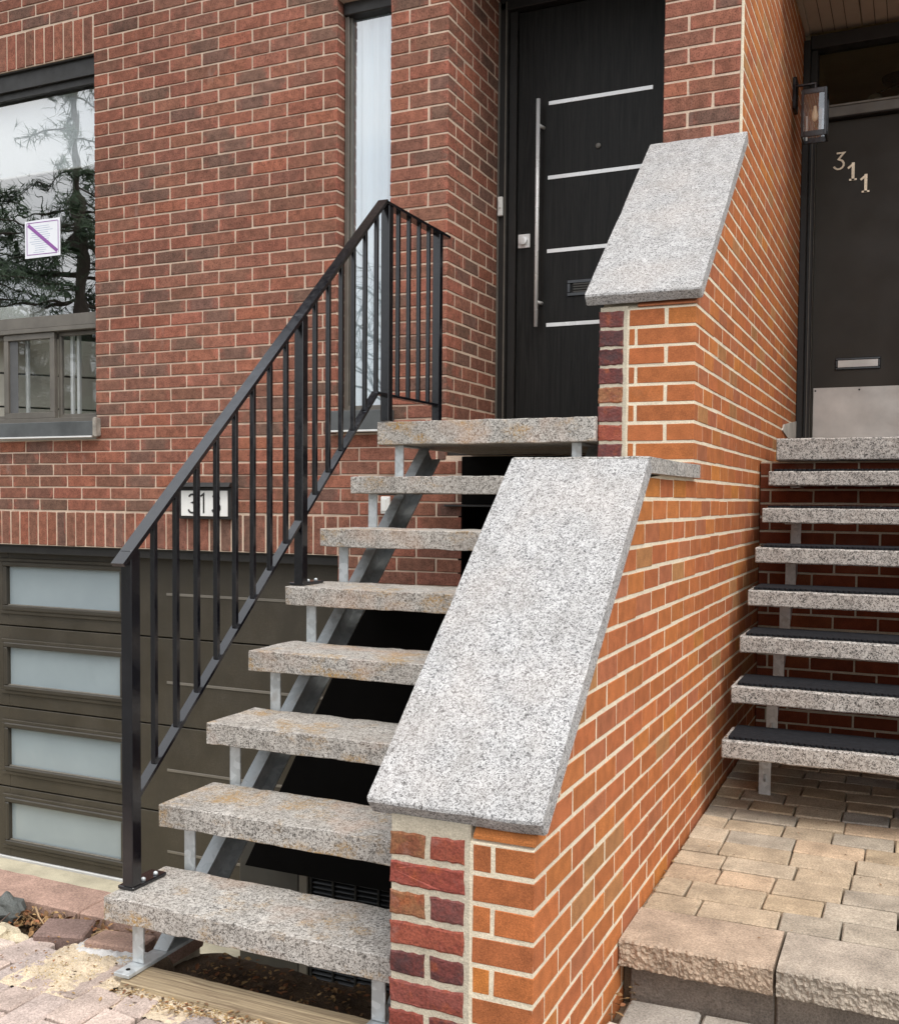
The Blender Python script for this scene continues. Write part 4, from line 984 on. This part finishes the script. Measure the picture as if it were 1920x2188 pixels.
# ------------------------------------------------------------------ small things
ac = thing('air_conditioner', 'brown metal air conditioner with black louvred grille in the pit under the stairs', 'air conditioner', (-2.0, 3.8, -.93))
box('casing', -2.6, -1.30, 3.615, 4.1, -.93, -.06, 'ac_metal', ac, .006)
box('side_panel', -2.6, -2.305, 3.598, 3.614, -.92, -.065, 'ac_metal', ac, .004)
box('corner_post', -2.298, -2.255, 3.590, 3.614, -.92, -.065, 'groove', ac, .004)
for c_ in range(9):
    xa = -2.235+.105*c_; gr = multi('grille', [(xa-.012, xa, 3.592, 3.614, -.92, -.07), (xa, xa+.093, 3.600, 3.614, -.08, -.07)], 'ac_louver', ac, .002)
    V, Fc = joinvf([prism([(3.594, -.105-.020*i), (3.612, -.092-.020*i), (3.614, -.096-.020*i), (3.597, -.109-.020*i)], xa, xa+.093, 0) for i in range(40)])
    mk('louver_slats', V, Fc, 'ac_louver', gr)
pq = thing('house_number_sign', 'black framed white house number sign 313 on the brown brick wall', 'sign', (-3.45, FY-.03, 1.27))
box('back_box', -3.625, -3.285, FY-.035, FY+.0, 1.18, 1.352, 'bronze_dark', pq, .003)
V, Fc = prism([(FY-.075, 1.352), (FY, 1.352), (FY, 1.376), (FY-.06, 1.374)], -3.632, -3.272, 0); mk('hood', V, Fc, 'bronze_dark', pq)
fc = box('face', -3.607, -3.305, FY-.042, FY-.034, 1.196, 1.332, 'plaque_white', pq, .004)
r3 = [(.004, .082)]+[(.026+.022*math.cos(a), .073+.021*math.sin(a)) for a in [R(v) for v in (150, 115, 80, 45, 10, -25, -60, -90)]]+[(.026+.026*math.cos(a), .026+.026*math.sin(a)) for a in [R(v) for v in (75, 45, 15, -15, -45, -75, -105, -135, -160)]]
for x in (-3.558, -3.402):
    V, Fc = stroke(r3, .0085, (x, FY-.0415, 1.213), (1, 0, 0), (0, 0, 1.06), (0, -1, 0), .003); mk('numeral', V, Fc, 'bronze_dark', fc)
V, Fc = joinvf([stroke([(.022, 0), (.022, .098), (.002, .085)], .0085, (-3.478, FY-.0415, 1.213), (1, 0, 0), (0, 0, 1.04), (0, -1, 0), .003)]); mk('numeral', V, Fc, 'bronze_dark', fc)
out = thing('outlet_cover', 'white outdoor outlet cover on the brick wall below the landing', 'outlet', (-2.384, FY, 1.265))
box('cover', -2.408, -2.358, FY-.018, FY-.001, 1.222, 1.308, 'plastic_white', out, .006); box('flap', -2.402, -2.374, FY-.023, FY-.017, 1.236, 1.296, 'plastic_white', out, .003)
bell = thing('doorbell', 'small white doorbell button on the dark frame of the black front door', 'doorbell', (-2.045, DY-.06, 2.84))
box('case', -2.058, -2.030, DY-.078, DY-.0625, 2.79, 2.89, 'plastic_white', bell, .008); box('button', -2.051, -2.037, DY-.083, DY-.077, 2.83, 2.868, 'plaque_white', bell, .004)
pm = thing('permit_notice', 'white permit notice with a purple diagonal band taped to the big window', 'notice', (-4.7, FY+.077, 2.7))
box('sheet', -4.842, -4.567, FY+.0765, FY+.0777, 2.695, 2.912, 'paper', pm, .0004)
V, Fc = stroke([(-4.815, 2.888), (-4.59, 2.722)], .020, (0, FY+.0762, 0), (1, 0, 0), (0, 0, 1), (0, -1, 0), .0012); mk('diagonal_band', V, Fc, 'paper_purple', pm)
V, Fc = joinvf([stroke(p, .004, (0, FY+.0764, 0), (1, 0, 0), (0, 0, 1), (0, -1, 0), .0009) for p in ([(-4.825, 2.90), (-4.825, 2.712)], [(-4.582, 2.897), (-4.582, 2.712)], [(-4.82, 2.715), (-4.59, 2.712)], [(-4.82, 2.899), (-4.586, 2.897)])]); mk('border', V, Fc, 'paper_purple', pm)
V, Fc = joinvf([stroke([(-4.812+lr.uniform(0, .06), 2.876-.0125*i), (-4.60-lr.uniform(0, .11), 2.876-.0125*i)], .003, (0, FY+.0766, 0), (1, 0, 0), (0, 0, 1), (0, -1, 0), .0004) for i in range(13)]); mk('text_lines', V, Fc, 'paper_ink', pm)
bx_ = box('storage_box', -5.3, -4.90, FY+.16, FY+.32, 2.28, 2.445, 'plaque_white'); tag(bx_, 'white box standing on the inner ledge of the big window', 'box')
# wall lantern
ln_ = thing('wall_lantern', 'black rectangular glass wall lantern with filament bulb beside door 311', 'lantern', (-.62, 6.3, 3.3))
box('back_plate', WX+.001, WX+.022, 6.255, 6.36, 3.535, 3.715, 'black', ln_, .003)
multi('arm', [(WX+.022, -.58, 6.24, 6.255, 3.650, 3.662), (-.592, -.58, 6.24, 6.255, 3.606, 3.650)], 'black', ln_, .002)
lx0, lx1, ly0, ly1, lz0, lz1 = -.655, -.518, 6.18, 6.317, 3.345, 3.606
fb = []
for xx in (lx0, lx1-.014):
    for yv in (ly0, ly1-.014): fb.append((xx, xx+.014, yv, yv+.014, lz0, lz1))
for z, h in ((lz0, .03), (lz1-.026, .026)):
    for yv in (ly0, ly1-.012): fb.append((lx0+.014, lx1-.014, yv+.001, yv+.011, z, z+h))
    for xx in (lx0, lx1-.012): fb.append((xx+.001, xx+.011, ly0+.014, ly1-.014, z, z+h))
multi('frame', fb, 'black', ln_, .001); box('cap', lx0+.004, lx1-.004, ly0+.004, ly1-.004, lz1-.008, lz1+.004, 'black', ln_)
for a in ((lx0+.014, lx1-.014, ly0+.005, ly0+.007), (lx0+.014, lx1-.014, ly1-.007, ly1-.005), (lx0+.005, lx0+.007, ly0+.014, ly1-.014), (lx1-.007, lx1-.005, ly0+.014, ly1-.014)):
    box('pane', *a, lz0+.03, lz1-.026, 'glass_clear', ln_, .0003)
V, Fc = tube([(-.587, 6.248, z) for z in (3.53, 3.515, 3.495, 3.475, 3.455, 3.445)], [.008, .009, .014, .017, .013, .004], 14); mk('bulb', V, Fc, 'bulb', ln_, True)
V, Fc = tube([(-.587, 6.248, 3.60), (-.587, 6.248, 3.53)], .009, 10); mk('socket', V, Fc, 'black', ln_, True)
box('candle_sleeve', -.640, -.630, 6.30, 6.306, 3.36, 3.50, 'plaque_white', ln_, .003)
# ceiling lamp behind the transom
cl = thing('ceiling_lamp', 'ceiling lamp with pale globes seen through the transom over door 311', 'lamp', (-.2, 8.0, 4.25))
V, Fc = tube([(-.2, 8.2, 4.35), (-.2, 8.2, 4.31), (-.2, 8.2, 4.30)], [.12, .11, .02], 18); mk('canopy', V, Fc, 'black', cl)
for dx, dz in ((-.16, 4.20), (.04, 4.19), (.2, 4.22)):
    V, Fc = tube([(-.2, 8.2, 4.30), (-.2+dx, 8.2, dz+.05)], .006, 6); mk('arm', V, Fc, 'black', cl)
    V, Fc = tube([(-.2+dx, 8.2, dz+.055*math.cos(a)) for a in [R(15*i) for i in range(13)]], [max(.002, .055*math.sin(R(15*i))) for i in range(13)], 14); mk('globe', V, Fc, 'lamp_globe', cl, True)

# ------------------------------------------------------------------ across the street: seen only as reflections in the glass
tr = random.Random(5)
def conifer(c, h, label):
    t = thing('pine_tree', label, 'tree', c, 'trees across the street'); c = Vector(c)
    trunk = [tube([c, c+Vector((.1, 0, h*.5)), c+Vector((0, .1, h))], [.22, .14, .03], 8)]; V, Fc = [], []
    for i in range(110):
        f = tr.uniform(.10, .98); z = h*f; L = (1-f)**.7*h*.34*tr.uniform(.6, 1.15)+.3; a = tr.uniform(0, 6.28)
        p0 = c+Vector((0, 0, z)); d = Vector((math.cos(a), math.sin(a), tr.uniform(-.25, .12))); pts = [p0+d*L*s+Vector((0, 0, -.12*L*s*s)) for s in (0, .33, .66, 1)]
        trunk.append(tube(pts, [.045*(1-f)+.012, .03*(1-f)+.01, .015, .006], 5))
        for _ in range(int(26*L)+6):
            s = tr.uniform(.2, 1.05); q = p0+d*L*s+Vector((tr.gauss(0, .12*L*.5), tr.gauss(0, .12*L*.5), tr.gauss(0, .08)-.12*L*s*s))
            for _ in range(7):
                e = Vector((tr.gauss(0, 1), tr.gauss(0, 1), tr.gauss(0, .6)-.1)).normalized()*tr.uniform(.12, .26); sd_ = e.cross(Vector((tr.random(), tr.random(), 1))).normalized()*.011; n = len(V)
                V.extend([q-sd_, q+sd_, q+e]); Fc.append((n, n+1, n+2))
    mk('trunk', *joinvf(trunk), 'bark', t); mk('crown', V, Fc, 'needle', t)
def bare(c, h, label, seed):
    t = thing('bare_tree', label, 'tree', c, 'trees across the street'); r_ = random.Random(seed); tw, bg_ = [], []
    def grow(p, d, L, rad, lv):
        pts = [p]; q = p; dd = d
        for i in range(4):
            dd = (dd+Vector((r_.gauss(0, .16), r_.gauss(0, .16), r_.gauss(0.03, .1)))).normalized(); q = q+dd*L/4; pts.append(q)
        (bg_ if lv < 2 else tw).append(tube(pts, [rad*(1-.14*i) for i in range(5)], 6 if lv < 3 else 4))
        if lv >= 5: return
        for _ in range(r_.choice((2, 3, 3))):
            k = r_.randint(2, 4); nd_ = (dd+Vector((r_.gauss(0, .62), r_.gauss(0, .62), r_.gauss(.05, .4)))).normalized(); grow(pts[k], nd_, L*r_.uniform(.58, .82), rad*.55, lv+1)
    grow(Vector(c), Vector((0, 0, 1)), h*.33, h*.011, 0)
    mk('trunk', *joinvf(bg_), 'bark', t); mk('crown', *joinvf(tw), 'bark', t)
conifer((-14.2, -5.5, -.1), 9.5, 'tall dark pine across the street mirrored in the big window')
conifer((-18.5, -7.5, -.1), 8.5, 'dark pine farther left across the street mirrored in the big window')
bare((-9.5, -13.0, -.1), 11, 'bare deciduous tree across the street mirrored in the slim window', 3)
bare((-14.0, -13.5, -.1), 10, 'bare deciduous tree beside the pine across the street', 8)
op = thing('siding_house', 'pale low house with horizontal siding across the street', 'house', (-9, -16, -.1))
box('wall', -24, 2, -20, -16, -.1, 2.7, 'siding', op)
for i in range(13): box('siding_board', -24, 2, -16.03, -16.001, -.05+.2*i, .135+.2*i, 'siding', op, .004)
V, Fc = prism([(-20.5, 2.7), (-15.5, 2.7), (-18, 4.0)], -24.4, 2.4, 0); mk('roof', V, Fc, 'bronze_dark', op)
